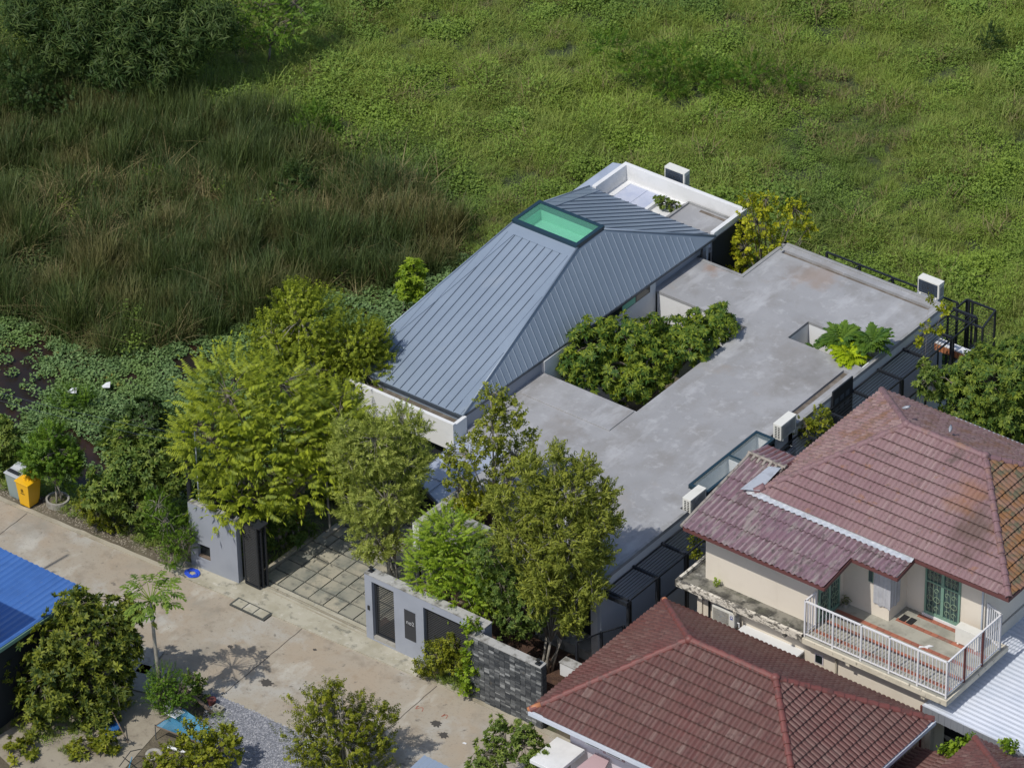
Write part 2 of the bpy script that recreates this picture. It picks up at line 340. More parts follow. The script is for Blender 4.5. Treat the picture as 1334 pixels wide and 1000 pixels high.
struct(m.build('field_ground', 'field_soil', smooth=True))
# pond below the reed bank
m = MB().poly([(-60,-14.4,-.30),(-3.6,-14.0,-.30),(-3.0,-4,-.30),(-2.6,4.5,-.30),(-7.5,6.5,-.30),(-14,1,-.30),(-60,-8,-.30)])
struct(m.build('water', 'water'))
m = MB().prism([(-200,-60),(200,-60),(200,9.3),(-2.7,9.3),(-2.9,-5),(-3.4,-12.6),(-6,-13.35),(-9.4,-14.0),(-60,-16.6),(-200,-24)], -2.2, -.012)
struct(m.build('plot_ground', 'soil'))
def fe(x): return -14.75+.052*(x+9) if x < 7 else -13.92+.012*(x-7)   # far edge of the road
xsr = [-60,-40,-20,-13.1,-7.8,-2.4,3.0,8.05,13.4,20,60]
m = MB()
rd = bpy.data.objects.new('road', None)
vs = [(x, fe(x)-.0, 0) for x in xsr]+[(x, -18.55+.02*x, 0) for x in xsr]
n = len(xsr); m.add(vs, [(n+i, n+i+1, i+1, i) for i in range(n-1)])
road = struct(m.build('road', 'road')); ROOTLOC['road'] = Vector((0,0,0))
# slab joints of the road: recessed dark seams laid a few millimetres proud of the sheet
for x in xsr[3:9]:
    m = MB(); y0 = -18.45+.02*x; y1 = fe(x)-.05; k = 14; prev = None
    for i in range(k+1):
        y = y0+(y1-y0)*i/k; xx = x-.045*(y+16)+.012*math.sin(i*2.3+x)
        if prev: m.quad((prev[0]-.012,prev[1],.004),(prev[0]+.012,prev[1],.004),(xx+.012,y,.004),(xx-.012,y,.004))
        prev = (xx,y)
    struct(m.build('road_joint', 'crack'))
# rough pale kerb strips
def strip(name, pts_in, pts_out, z0, z1, mt):
    m = MB(); n = len(pts_in)
    vs = [(p[0],p[1],z1) for p in pts_in]+[(p[0],p[1],z1) for p in pts_out]+[(p[0],p[1],z0) for p in pts_in]
    m.add(vs, [(i,i+1,n+i+1,n+i) for i in range(n-1)]+[(2*n+i,2*n+i+1,i+1,i) for i in range(n-1)])
    return struct(m.build(name, mt))
xk = np.arange(-60,-2.2,.35)
strip('kerb', [(x, fe(x)+.012*math.sin(x*7)) for x in xk], [(x, fe(x)+.17+.05*noise.noise(Vector((x*2,0,0)))) for x in xk], -.2, .03, 'road_edge')
xk = np.arange(7.2,13.4,.3)
strip('kerb', [(x, fe(x)+.012*math.sin(x*7)) for x in xk], [(x, fe(x)+.20+.03*noise.noise(Vector((x*2,0,0)))) for x in xk], -.2, .03, 'road_edge')
xk = np.arange(-60,40,.4)
strip('road_shoulder', [(x,-18.50+.02*x) for x in xk], [(x, -18.18+.02*x+.04*noise.noise(Vector((x*1.3,5,0)))) for x in xk], -.05, .006, 'road_edge')
# concrete apron in front of the gate
m = MB().add([(-2.3,fe(-2.3)-.02,.05),(7.2,-13.98,.05),(7.12,-13.30,.05),(4.8,-13.25,.05),(-.1,-13.25,.05),(-2.3,-13.75,.05),(-2.3,fe(-2.3)-.02,0),(7.2,-13.98,0),(7.12,-13.3,0)],
             [(0,1,2,3,4,5),(6,7,1,0),(7,8,2,1)])
apron = struct(m.build('apron', 'apron'))
m = MB()
for y in (-13.36,-13.22): m.box(-.05,4.78,y-.02,y+.02,.045,.058)
struct(m.build('gate_track', 'road_edge'))
# drain cover
t = thing('drain_cover', 'long narrow stained concrete drain cover set between road and gate apron', 'drain cover', (1.0,-14.42,0))
for i in range(3): bx(.45+.42*i,.83+.42*i,-14.55,-14.22,.03,.065).build('cover_slab', 'apron', t, bevel=.008)
bx(.38,1.76,-14.6,-14.17,.0,.052).build('frame', 'paver_joint', t)
bx(.3,4.78,-13.14,-12.99,-.1,.045).build('driveway_strip','apron')['kind'] = 'structure'
# driveway of square pavers
bx(.3,5.0,-12.98,-7.2,-.1,.02).build('driveway_bed', 'paver_joint')['kind'] = 'structure'
drv = bpy.data.objects['driveway_bed']; ROOTLOC[drv.name] = Vector((0,0,0))
pv = mesh_from(MB().box(-.281,.281,-.270,.270,-.03,.03), 'paver', 'paver')
for j in range(9):
    for i in range(8):
        x = .62+.6*i; y = -12.66+.6*j
        if x > 5: continue
        o = share('paver', pv, drv, (x+random.uniform(-.006,.006), y+random.uniform(-.006,.006), .028+random.uniform(-.006,.006)), (random.uniform(-.008,.008), random.uniform(-.008,.008), random.uniform(-.01,.01)))
for (x0,x1,y0,y1,n_) in ((.12,.30,-13.0,-10.3,0),(.48,.62,-10.25,-7.2,0)):
    struct(bx(x0,x1,y0,y1,-.1,.12).build('driveway_kerb', 'road_edge', bevel=.01))
# oil stains and red spray marks on the road
def blotch(cx, cy, r, mt, name, ax=1.5, seed=0, z=.007):
    m = MB(); pts = []
    for i in range(26):
        a = 2*math.pi*i/26; rr = r*(1+.55*noise.noise(Vector((math.cos(a)*2+seed, math.sin(a)*2, seed)))+.18*math.sin(9*a+seed))
        pts.append((cx+rr*ax*math.cos(a), cy+rr*math.sin(a), z))
    m.poly(pts); return struct(m.build(name, mt))
for (px_,py_,r,s) in ((568,942,.13,1),(578,957,.13,2),(347,889,.16,3),(300,842,.07,4),(410,846,.05,5)):
    p = P(px_,py_); blotch(p[0],p[1],r,'oil_stain','oil_stain',1.3,s)
# red spray scribbles
for (px_,py_,w) in ((546,922,.3),(579,932,.16)):
    p = P(px_,py_); m = MB(); k = 18; prev = None
    for i in range(k):
        a = i/k*7; q = (p[0]+w*(i/k-.5)+.04*math.cos(a), p[1]+.08*math.sin(a*1.6))
        if prev: m.beam((prev[0],prev[1],.006),(q[0],q[1],.006),.02,.003)
        prev = q
    struct(m.build('paint_mark', 'red_paint'))
# garden soil inside the wall, yard and gravel on the near side of the road
struct(MB().prism([(4.6,-12.9),(9.1,-13.3),(11.75,-13.4),(11.4,-10.4),(5.5,-10.4),(5.3,-7.2),(4.9,-7.2)], -.05, .06).build('planting_bed', 'mulch'))
struct(MB().poly([(2.7,-18.2,.012),(16,-18.0,.012),(16,-26,.012),(6,-26,.012),(4.0,-20.2,.012),(3.3,-18.9,.012)]).build('gravel_bed', 'gravel_bed'))
struct(MB().poly([(-1.0,-24,.008),(-.6,-20.6,.008),(.2,-18.6,.008),(1.2,-18.7,.008),(2.6,-19.3,.008),(2.7,-20.6,.008),(3.1,-22.6,.008),(2.6,-25,.008)]).build('yard_slab', 'yard_concrete'))
# loose gravel stones
def stones(name, n, inside, rmin, rmax, mt, z=.01):
    base = np.array([(1,0,0),(0,1,0),(-1,0,0),(0,-1,0),(0,0,1),(.1,.1,-.6)],float); fc = [(0,1,4),(1,2,4),(2,3,4),(3,0,4)]
    pts = inside(n); k = len(pts); a = rng.uniform(0,6.28,k); s = rng.uniform(rmin,rmax,k)
    V = base[None]*np.stack([s*rng.uniform(.7,1.4,k),s,s*rng.uniform(.5,.9,k)],1)[:,None,:]
    V = V+rng.normal(0,.15,V.shape)*s[:,None,None]
    ca,sa = np.cos(a)[:,None],np.sin(a)[:,None]
    V = np.stack([V[...,0]*ca-V[...,1]*sa,V[...,0]*sa+V[...,1]*ca,V[...,2]],-1)+np.c_[pts,np.full(k,z)][:,None,:]
    F = (np.array(fc)[None]+(np.arange(k)*6)[:,None,None]).reshape(-1,3)
    return np_mesh(name, V.reshape(-1,3), F, mt, np.repeat(rng.uniform(0,1,k)**2,6))
def np_mesh(name, V, F, mt, tint=None, parent=None, smooth=False):
    me = bpy.data.meshes.new(name); V = np.ascontiguousarray(V, dtype=np.float32); F = np.ascontiguousarray(F, dtype=np.int32)
    if parent is not None:
        off = ROOTLOC[parent.name]; V = V-np.array(off, dtype=np.float32)
    k = F.shape[1]
    me.vertices.add(len(V)); me.vertices.foreach_set('co', V.ravel())
    me.loops.add(F.size); me.loops.foreach_set('vertex_index', F.ravel())
    me.polygons.add(len(F)); me.polygons.foreach_set('loop_start', np.arange(0,F.size,k,dtype=np.int32)); me.polygons.foreach_set('loop_total', np.full(len(F),k,dtype=np.int32))
    if tint is not None:
        at = me.attributes.new('tint','FLOAT','POINT'); at.data.foreach_set('value', np.ascontiguousarray(tint,dtype=np.float32))
    me.update(calc_edges=True); me.materials.append(MAT[mt])
    o = bpy.data.objects.new(name, me); COL.objects.link(o)
    if parent is not None: o.parent = parent; ROOTLOC[o.name] = off
    return o
def pip(pts, poly):
    x, y = pts[:,0], pts[:,1]; c = np.zeros(len(pts), bool); n = len(poly)
    for i in range(n):
        x0,y0 = poly[i][:2]; x1,y1 = poly[i-1][:2]
        c ^= ((y0>y)!=(y1>y)) & (x < (x1-x0)*(y-y0)/(y1-y0+1e-12)+x0)
    return c
def in_poly(poly, n):
    a = np.array([p[:2] for p in poly]); lo, hi = a.min(0), a.max(0)
    p = rng.uniform(lo, hi, (n,2)); return p[pip(p, poly)]
stones('gravel', 26000, lambda n: in_poly([(2.7,-18.15),(11,-18.0),(11,-22),(6,-24),(4.0,-20.6),(3.4,-19.4)], n), .012, .034, 'gravel')['kind'] = 'stuff'
stones('verge_rubble', 2200, lambda n: in_poly([(-9.4,-14.5),(-2.2,-14.1),(-2.3,-13.6),(-6,-13.3),(-9.6,-14.0)], n), .01, .03, 'yard_concrete', 0)['kind'] = 'stuff'
stones('verge_rubble', 1500, lambda n: in_poly([(7.2,-13.75),(11.8,-13.85),(11.8,-13.7),(7.2,-13.5)], n), .012, .03, 'gravel', 0)['kind'] = 'stuff'

# ================================================================== MODERN HOUSE
H = 3.3
house = thing('modern_house', 'modern house with blue metal hipped roof, flat grey concrete roofs and planted courts', 'house', (4,-2,0))
# --- flat concrete roof: rectangular cells with real openings and recessed gutters
xs = [3.22,3.5,5.16,5.42,5.6,7.05,8.45,8.75,10.72,10.92,11.15,11.3,11.46]
ys = [-10.42,-10.2,-9.9,-8.3,-6.62,-6.05,-5.05,-1.45,-.9,-.3,3.0,3.2,3.47,4.62,5.58,7.42,7.62,8.0]
def hgt(cx, cy):
    h = H
    if cx < 3.5: return H if (3.2 < cy < 5.58) or (-6.6 < cy < -2.7) else None
    if cy < -6.62 and cx < 5.16: return None
    if cy > 5.58 and cx < 5.16: return None
    if cx < 7.05 and -2.7 < cy < 3.2: return None
    if 5.42 < cx < 8.75 and -10.2 < cy < -8.3: return None
    if 8.45 < cx < 11.3 and 3.47 < cy < 4.62: return None
    if cx > 10.72 and -5.05 < cy < -1.45: return None
    if cx > 11.15 and -6.05 < cy < -5.05: return None
    if cx > 11.15 and -1.45 < cy < -.3: return None
    if 10.92 < cx < 11.15 and -.3 < cy < 3.0: return H-.09
    if 7.42 < cy < 7.62 and 5.42 < cx < 11.15: return H-.10
    return h
ysx = sorted(set(ys+[-2.7]))
Hm = [[hgt((xs[i]+xs[i+1])/2,(ysx[j]+ysx[j+1])/2) for i in range(len(xs)-1)] for j in range(len(ysx)-1)]
cells(xs, ysx, Hm, H-.10).build('flat_roof', 'roof_concrete', house)
flat = bpy.data.objects['flat_roof']
# raised screed beside the court and thin upstand rims
bx(3.55,7.0,-4.05,-2.75,H,H+.035).build('roof_screed', 'roof_concrete', flat, bevel=.01)
for (x0,x1,y0,y1) in ((5.16,5.28,5.7,8.0),(5.16,11.46,7.88,8.0),(3.5,5.16,5.46,5.58),(5.16,5.28,5.46,5.7),
                      (11.36,11.46,-.3,8.0),(11.36,11.46,-10.42,-6.05),(8.75,11.36,-10.42,-10.3)):
    bx(x0,x1,y0,y1,H,H+.03).build('roof_rim', 'roof_edge', flat, bevel=.006)
for (x0,x1,y0,y1) in ((10.93,11.14,-.29,2.99),(5.43,11.14,7.43,7.61)):
    bx(x0,x1,y0,y1,H-.098,H-.085).build('gutter_bed', 'gutter_mud', flat)
# --- walls
def wall(x0,x1,y0,y1,z0,z1,mt): return bx(x0,x1,y0,y1,z0,z1).build('wall', mt, house)
Hb = H-.10
wall(11.26,11.44,-10.4,-6.05,Hb-.36,Hb,'white_paint'); wall(11.26,11.44,-.3,7.98,Hb-.36,Hb,'white_paint')
wall(11.28,11.42,-10.38,-6.05,0,Hb-.36,'wall_slate'); wall(11.28,11.42,-.3,7.96,0,Hb-.36,'wall_slate')
wall(11.16,11.28,-6.05,-.3,0,2.4,'wall_slate')
wall(11.0,11.14,-6.03,-5.05,0,Hb,'wall_slate'); wall(11.0,11.14,-1.45,-.32,0,Hb,'wall_slate')
wall(8.9,11.26,-10.40,-10.24,Hb-.30,Hb,'white_paint'); wall(11.02,11.28,-10.36,-10.2,0,Hb-.3,'white_paint')
wall(5.2,7.0,7.82,7.96,0,Hb,'white_paint'); wall(7.0,11.3,7.82,7.96,0,Hb,'grey_paint'); wall(5.2,5.34,5.6,7.82,0,Hb,'white_paint')
# back dark glazed recess at the front corner
bx(8.95,11.0,-9.6,-9.5,.1,Hb).build('window_wall', 'interior_dark', house)
for x in (9.05,9.95,10.85): bx(x,x+.06,-9.66,-9.6,.1,Hb).build('mullion', 'metal_dark', house)
bx(8.95,11.3,-10.3,-9.5,0,.35).build('terrace', 'coping', house)
# big court: white walls all round, dark opening below on the far side
wall(3.34,3.45,-2.7,3.2,0,3.72,'white_paint'); wall(3.5,7.03,3.22,3.34,2.15,Hb,'white_paint'); wall(7.07,7.2,-2.7,3.2,0,Hb,'white_paint')
wall(3.5,7.05,-2.86,-2.72,0,Hb,'white_paint')
bx(3.5,7.03,3.5,3.6,0,2.15).build('window_wall', 'pane_dark', house)
wf = bx(3.452,3.468,-.9,2.87,3.40,3.68).build('clerestory_window', 'metal_dark', house)
for k in range(5): bx(3.469,3.474,-.86+.745*k,-.16+.745*k,3.43,3.65).build('pane', 'skylight_wall' if k == 3 else 'pane_dark', wf)
# small court by the right wall
wall(8.31,8.45,3.47,4.62,0,Hb,'white_paint'); wall(8.45,11.3,4.63,4.77,1.0,Hb,'white_paint'); wall(8.45,11.3,3.33,3.46,0,Hb,'white_paint')
wall(11.3,11.34,3.47,4.62,.5,H+.012,'white_paint')
bx(8.45,9.1,4.66,4.76,.1,1.0).build('window_wall', 'pane_dark', house)
# front left porch: planter pit, white beam and fin wall
wall(5.18,5.42,-11.5,-10.42,Hb-.75,H+.03,'white_paint'); wall(5.18,5.42,-10.42,-9.3,Hb-.3,Hb,'white_paint')
bx(5.17,5.43,-11.5,-9.3,H+.03,H+.055).build('coping', 'coping', house); bx(5.25,5.34,-10.9,-9.4,H+.055,H+.06).build('coping_groove', 'roof_edge', house)
bx(5.22,5.30,-11.4,-11.32,0,Hb-.75).build('post', 'metal_dark', house)
wall(5.42,8.75,-10.4,-10.22,2.2,Hb,'coping'); wall(5.43,5.56,-10.2,-8.3,1.5,Hb,'white_paint'); wall(8.78,8.9,-10.2,-8.3,0,Hb,'white_paint'); wall(5.6,8.75,-8.28,-8.15,0,Hb,'white_paint')
bx(5.56,8.78,-10.2,-8.3,-.1,2.2).build('planter_soil', 'mulch', house)
# --- pyramid roof of standing seam sheets
ZE, ZR = 3.80, 5.92
eFL, eFR, eBR, eBL = Vector((-1.38,-6.66,ZE)), Vector((3.30,-6.66,ZE)), Vector((3.60,6.30,ZE)), Vector((-1.55,6.30,ZE))
rFL, rFR, rBR, rBL = Vector((-.18,.45,ZR)), Vector((2.40,.45,ZR)), Vector((2.42,1.82,ZR)), Vector((-.16,1.82,ZR))
hip = MB()
for q in ((eFL,eFR,rFR,rFL),(eFR,eBR,rBR,rFR),(eBR,eBL,rBL,rBR),(eBL,eFL,rFL,rBL)): hip.poly([v-Vector((0,0,.03)) for v in q])
hiproof = hip.build('hipped_roof', 'metal_seam', house)
def clip_poly(poly, a, b, side):
    """keep the part of a planar polygon where (p-a).b <= 0"""
    out = []
    for i in range(len(poly)):
        p, q = poly[i], poly[(i+1)%len(poly)]; dp, dq = (p-a).dot(b)*side, (q-a).dot(b)*side
        if dp <= 0: out.append(p)
        if (dp < 0 < dq) or (dq < 0 < dp): out.append(p+(q-p)*(dp/(dp-dq)))
    return out
def seam_plane(e0, e1, r0, r1, pitch, off=0.0, hipw=.17, sm='metal_seam'):
    ed = (e1-e0).normalized(); quad = [e0,e1,r1,r0]; nrm = ed.cross(r0-e0).normalized()
    if nrm.z < 0: nrm = -nrm
    L_ = (e1-e0).length; k = -1; lo = min((r0-e0).dot(ed), 0); hi = max((r1-e0).dot(ed), L_)
    s = lo-pitch+off
    while s < hi:
        a = clip_poly(quad, e0+ed*s, ed, -1)
        if len(a) >= 3: a = clip_poly(a, e0+ed*(s+pitch), ed, 1)
        if len(a) >= 3:
            mm = MB(); n = len(a); up = nrm*.006; dn = nrm*-.02; vs = [p+up for p in a]+[p+dn for p in a]
            mm.add(vs, [tuple(range(n)), tuple(range(n,2*n))[::-1]]+[(i,n+i,n+(i+1)%n,(i+1)%n) for i in range(n)])
            mm.build('roof_panel', 'metal_roof', hiproof)
        # the standing seam at s+pitch
        c = e0+ed*(s+pitch); w = nrm.cross(ed).normalized()
        if w.z < 0: w = -w
        ts = []
        for i in range(4):
            p, q = quad[i], quad[(i+1)%4]; dp, dq = (p-c).dot(ed), (q-c).dot(ed)
            if (dp <= 0 < dq) or (dq <= 0 < dp): ts.append(p+(q-p)*(dp/(dp-dq)))
        if len(ts) == 2:
            lo_, hi_ = sorted(ts, key=lambda p: p.z); d = hi_-lo_
            if d.length > .5:
                x0, x1 = lo_+d.normalized()*.02, hi_-d.normalized()*hipw
                b = MB(); b.beam(x0+nrm*.020, x1+nrm*.020, .014, .030)
                b.build('seam', sm, hiproof)
        s += pitch
seam_plane(eFL,eFR,rFL,rFR,.30,.10,.42)
seam_plane(eFR,eBR,rFR,rBR,.262,.05,.10,'metal_seam_light')
seam_plane(eBR,eBL,rBR,rBL,.32,.0,.25)
seam_plane(eBL,eFL,rBL,rFL,.36,.0,.10)
for a, b in ((eFL,rFL),(eFR,rFR),(eBR,rBR),(eBL,rBL)):
    MB().tube([a+Vector((0,0,.035)),b+Vector((0,0,.035))],.035,6).build('hip_cap','metal_roof',hiproof,smooth=True)
# smooth flashing bands along front hips and head of the front slope
def band(a,b,c,d,lift=.03):
    n=(b-a).cross(d-a).normalized(); n = n if n.z>0 else -n
    m=MB(); vs=[p+n*lift for p in (a,b,c,d)]+[p-n*.004 for p in (a,b,c,d)]
    m.add(vs,[(0,1,2,3),(0,4,5,1),(1,5,6,2),(2,6,7,3),(3,7,4,0)]).build('flashing','metal_roof',hiproof)
dR=(eFR-rFR); band(eFR,rFR,rFR+Vector((-.36,0,0)),eFR+Vector((-.30,0,0)))
band(rFL+Vector((0,0,0)),rFR+Vector((-.3,0,0)),rFR+Vector((-.3,-.42,-.126)),rFL+Vector((0,-.42,-.126)))
band(eFL,eFL+Vector((.42,0,0)),rFL+Vector((.42,0,0)),rFL)
up=(rBL-eBL); band(eBL,eBL+Vector((.42,0,0)),rBL+Vector((.42,0,0)),rBL)
band(rBL+Vector((.4,0,0)),rBR,rBR+Vector((0,.22,-.103)),rBL+Vector((.4,.22,-.103)))
# eave trim
for a,b,nm in ((eFL,eFR,'f'),(eFR,eBR,'r'),(eBR,eBL,'b'),(eBL,eFL,'l')):
    MB().beam(a-Vector((0,0,.045)),b-Vector((0,0,.045)),.05,.07).build('eave_trim','metal_edge',hiproof)
MB().beam(Vector((-1.3,-6.52,3.6)),Vector((3.22,-6.52,3.6)),.06,.34).build('fascia','metal_roof',house)
wall(3.28,3.36,3.2,6.06,H,3.72,'grey_paint')
wall(3.2,3.34,-6.5,-2.7,3.3,3.72,'grey_paint')
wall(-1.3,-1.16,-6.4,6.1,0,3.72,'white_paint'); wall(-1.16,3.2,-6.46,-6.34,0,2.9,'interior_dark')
wall(-1.16,3.4,6.06,6.18,0,3.72,'white_paint')
# roof light on top: frame ring, green glass, deep curb
x0,x1,y0,y1,zt = -.20,2.42,.40,1.86,6.06
sf = MB()
for (a0,a1,b0,b1) in ((x0,x1,y0,y0+.13),(x0,x1,y1-.13,y1),(x0,x0+.13,y0+.13,y1-.13),(x1-.13,x1,y0+.13,y1-.13)): sf.box(a0,a1,b0,b1,5.80,zt)
skl = sf.build('roof_light','skylight_frame',house,bevel=.008)
bx(x0+.13,x1-.13,y0+.13,y1-.13,zt-.03,zt-.029).build('glass_pane',glass('skylight_pane',(.25,.70,.48),.14),skl)
m = MB()
for (a0,a1,b0,b1) in ((x0+.10,x1-.10,y0+.10,y0+.125),(x0+.10,x1-.10,y1-.125,y1-.10),(x0+.10,x0+.125,y0+.125,y1-.125),(x1-.125,x1-.10,y0+.125,y1-.125)): m.box(a0,a1,b0,b1,5.35,zt-.04)
m.build('curb_lining','skylight_wall',skl)
bx(x0+.1,x1-.1,y0+.1,y1-.1,5.40,5.42).build('shaft_floor','skylight_wall',skl)
hb = MB()
# --- white beam in front of the eave
wall(-1.6,3.42,-7.28,-7.16,2.86,3.86,'white_paint'); wall(3.30,3.42,-7.16,-6.6,2.95,3.80,'white_paint')
bx(-1.6,3.30,-7.16,-6.52,3.40,3.47).build('gutter_bed','gutter_mud',house)
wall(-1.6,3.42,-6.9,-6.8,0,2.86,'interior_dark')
# --- metal canopy sheet by the entrance
m = MB().slabpoly([(3.30,-6.95,3.08),(5.17,-6.62,3.08),(5.17,-10.05,3.04),(3.48,-9.30,3.04)],.06); cn = m.build('canopy','canopy_sheet',house)
for (a,b) in (((3.45,-9.0),(5.15,-8.95)),((3.42,-8.2),(5.15,-8.15)),((4.3,-6.8),(4.32,-9.65))):
    MB().beam((*a,3.085),(*b,3.085),.03,.03).build('joint_strip','canopy_sheet',cn)
MB().beam((3.47,-9.30,3.0),(5.17,-10.05,3.0),.05,.14).build('edge_beam','metal_edge',cn)
MB().beam((3.29,-6.95,3.0),(3.47,-9.30,3.0),.05,.14).build('edge_beam','metal_edge',cn)
for x,y in ((3.6,-9.2),(5.0,-9.8)): MB().box(x-.05,x+.05,y-.05,y+.05,0,3.0).build('post','metal_dark',cn)
wall(3.42,5.18,-6.75,-6.62,0,Hb,'wall_slate')
# --- white back block with parapet, roof light and planted opening
Z9 = 3.90
for (a0,a1,b0,b1) in ((-1.45,3.52,8.02,8.17),(-1.45,-1.30,6.32,8.02),(3.37,3.52,6.32,8.02)):
    bx(a0,a1,b0,b1,0 if a0 < 3 else 0,Z9).build('parapet_wall','white_paint',house,bevel=.006)
cells([-1.30,-1.1,.42,1.15,1.32,3.37],[6.2,6.45,7.9,8.02],[[3.3]*5,[3.3,3.3,3.3,None,3.36],[3.3]*5],3.1).build('back_roof','white_paint',house)
bx(1.32,3.36,6.5,8.0,3.362,3.40).build('roof_screed','roof_concrete',house,bevel=.006)
bx(1.9,3.2,7.72,7.84,3.402,3.41).build('gutter_bed','gutter_mud',house)
MB().beam((1.32,6.5,3.43),(1.32,7.95,3.43),.06,.08).build('roof_rim','roof_edge',house)
MB().beam((1.32,7.95,3.43),(3.3,7.95,3.43),.06,.08).build('roof_rim','roof_edge',house)
rl = MB()
for (a0,a1,b0,b1) in ((-1.02,.40,6.55,6.62),(-1.02,.40,7.78,7.85),(-1.02,-.95,6.62,7.78),(.33,.40,6.62,7.78)): rl.box(a0,a1,b0,b1,3.3,3.42)
rl = rl.build('roof_light','white_paint',house,bevel=.005)
bx(-.95,.33,6.62,7.78,3.385,3.40).build('glass_pane','pane_blue',rl)
bx(-.28,-.25,6.62,7.78,3.401,3.415).build('glazing_bar','pane_blue',rl)
bx(.42,1.15,6.45,7.9,2.6,2.9).build('planter_soil','mulch',house)
bx(.42,.47,6.45,7.9,3.3,3.44).build('divider','white_paint',house); bx(-1.1,1.3,6.40,6.46,3.3,3.44).build('divider','white_paint',house); bx(1.16,1.31,6.46,7.9,3.3,3.37).build('divider','roof_edge',house)
wall(3.53,3.56,6.2,8.15,0,3.7,'interior_dark')
# lilac lean-to sheet on the far left
m = MB().slabpoly([(-2.42,5.4,3.22),(-1.46,5.4,3.42),(-1.46,8.75,3.42),(-2.42,8.75,3.22)],.05); m.build('side_canopy','canopy_sheet',house)
wall(-2.3,-2.2,5.4,8.6,0,3.1,'white_paint')
# --- strip roof light along the right wall
f = MB(); x0,x1,y0,y1,zt = 10.72,11.44,-5.02,-1.46,3.42
for (a0,a1,b0,b1) in ((x0,x0+.09,y0,y1),(x1-.09,x1,y0,y1),(x0+.09,x1-.09,y0,y0+.10),(x0+.09,x1-.09,y1-.10,y1),(x0+.09,x1-.09,-3.05,-2.99)): f.box(a0,a1,b0,b1,H-.02,zt)
sl = f.build('strip_roof_light','skylight_frame',house,bevel=.005)
for (b0,b1) in ((y0+.1,-3.05),(-2.99,y1-.1)): bx(x0+.09,x1-.09,b0,b1,zt-.03,zt-.02).build('glass_pane',MAT['strip_pane'] if 'strip_pane' in MAT else glass('strip_pane',(.55,.66,.68),.10),sl)
bx(x0+.02,x0+.05,y0,y1,2.3,H-.02).build('shaft_lining','white_paint',sl); bx(x1-.05,x1-.02,y0,y1,2.3,H-.02).build('shaft_lining','white_paint',sl)
for yy in (y0+.02,-3.06,y1-.05): bx(x0+.05,x1-.05,yy,yy+.03,2.3,H-.03).build('shaft_lining','white_paint',sl)
bx(x0+.05,x1-.05,y0+.05,y1-.05,2.3,2.35).build('shaft_floor','pane_light',sl)
wall(11.3,11.42,-5.02,-1.46,2.4,H-.03,'grey_paint')
bx(11.15,11.44,-6.03,-5.06,2.3,2.4).build('equipment_shelf','grey_paint',house); bx(11.15,11.44,-1.43,-.32,2.3,2.4).build('equipment_shelf','grey_paint',house)
# downpipe stub and rust-stained pipe at the back of the blue roof
MB().tube([(3.52,5.6,3.35),(3.55,5.62,3.7)],.035).build('downpipe','metal_dark',house)

# ================================================================== AIR CONDITIONERS
def ac_unit(label, x, y, z, rz, w=.82, h=.58, d=.30, logo=False, gm='ac_grille'):
    t = thing('air_conditioner', label, 'air conditioner', (x,y,z), 'air conditioner outdoor units', rz)
    ROOTLOC[t.name] = Vector((0,0,0))
    c = bx(-w/2,w/2,-d/2,d/2,.04,h).build('casing','ac_white',t,bevel=.012)
    bx(-w/2-.004,w/2+.004,-d/2-.004,d/2+.004,h,h+.015).build('top_cover','ac_white',t,bevel=.005)
    gx0,gx1 = -w/2+.04, w/2-.20 if logo else w/2-.06
    bx(gx0,gx1,-d/2-.006,-d/2,.08,h-.04).build('grille_back',gm if not logo else 'cement',t)
    ring = MB(); cx=(gx0+gx1)/2; cz=h/2+.02; R=min(h/2-.07,(gx1-gx0)/2-.02)
    for r in (R,R*.72,R*.44):
        pts=[(cx+r*math.cos(a*math.pi/10),-d/2-.012,cz+r*math.sin(a*math.pi/10)) for a in range(21)]; ring.tube(pts,.005,4,cap=False)
    ring.build('fan_guard',('ac_fan' if gm!='ac_grille' else 'grey_sheet') if not logo else 'grey_sheet',t)
    MB().tube([(cx,-d/2-.012,cz),(cx,-d/2-.006,cz)],.04,10).build('fan_hub','ac_fan' if gm!='ac_grille' else 'grey_sheet',t)
    for k in range(5):
        b = bx(gx0,gx1,-d/2-.014,-d/2-.008,.11+k*(h-.16)/5,.118+k*(h-.16)/5); b.build('grille_bar','ac_fan' if gm!='ac_grille' else 'cement',t)
    s = MB()
    for k in range(7):
        for q in range(2): s.box(-w/2-.004,-w/2,-d/2+.05+q*.11,-d/2+.12+q*.11,.1+k*.062,.135+k*.062)
    s.build('side_vent','ac_fan',t)
    bx(w/2,w/2+.012,-d/2+.04,d/2-.04,.1,h-.12).build('service_panel','ac_grille',t)
    for q in (-w/2+.08,w/2-.14): bx(q,q+.06,-d/2-.02,d/2+.02,0,.04).build('foot','ac_white' if not logo else 'metal_dark',t)
    if logo:
        lg = MB(); pts=[(w/2-.10+.045*math.cos(a*math.pi/8),-d/2-.004,h-.14+.045*math.sin(a*math.pi/8)) for a in range(17)]; lg.tube(pts,.009,4,cap=False)
        lg.box(w/2-.15,w/2-.05,-d/2-.005,-d/2-.001,h-.22,h-.20); lg.build('logo','blue_print',t)
        MB().tube([(w/2+.02,0,.2),(w/2+.08,0,.2),(w/2+.08,0,.05)],.02).build('pipe_elbow','plastic_white',t)
    return t
ac_unit('white outdoor air conditioner at the near end of the strip roof light',11.33,-5.55,3.08,math.radians(90))
ac_unit('white outdoor air conditioner beside a leafy climber past the strip roof light',11.36,-.85,3.18,math.radians(90))
ac_unit('white outdoor air conditioner with dark grille on the far right corner of the flat roof',10.72,8.22,3.30,0,gm='ac_grille_dark')
ac_unit('white outdoor air conditioner standing behind the white parapet next to the open field',.48,8.44,3.62,0,gm='ac_grille_dark')
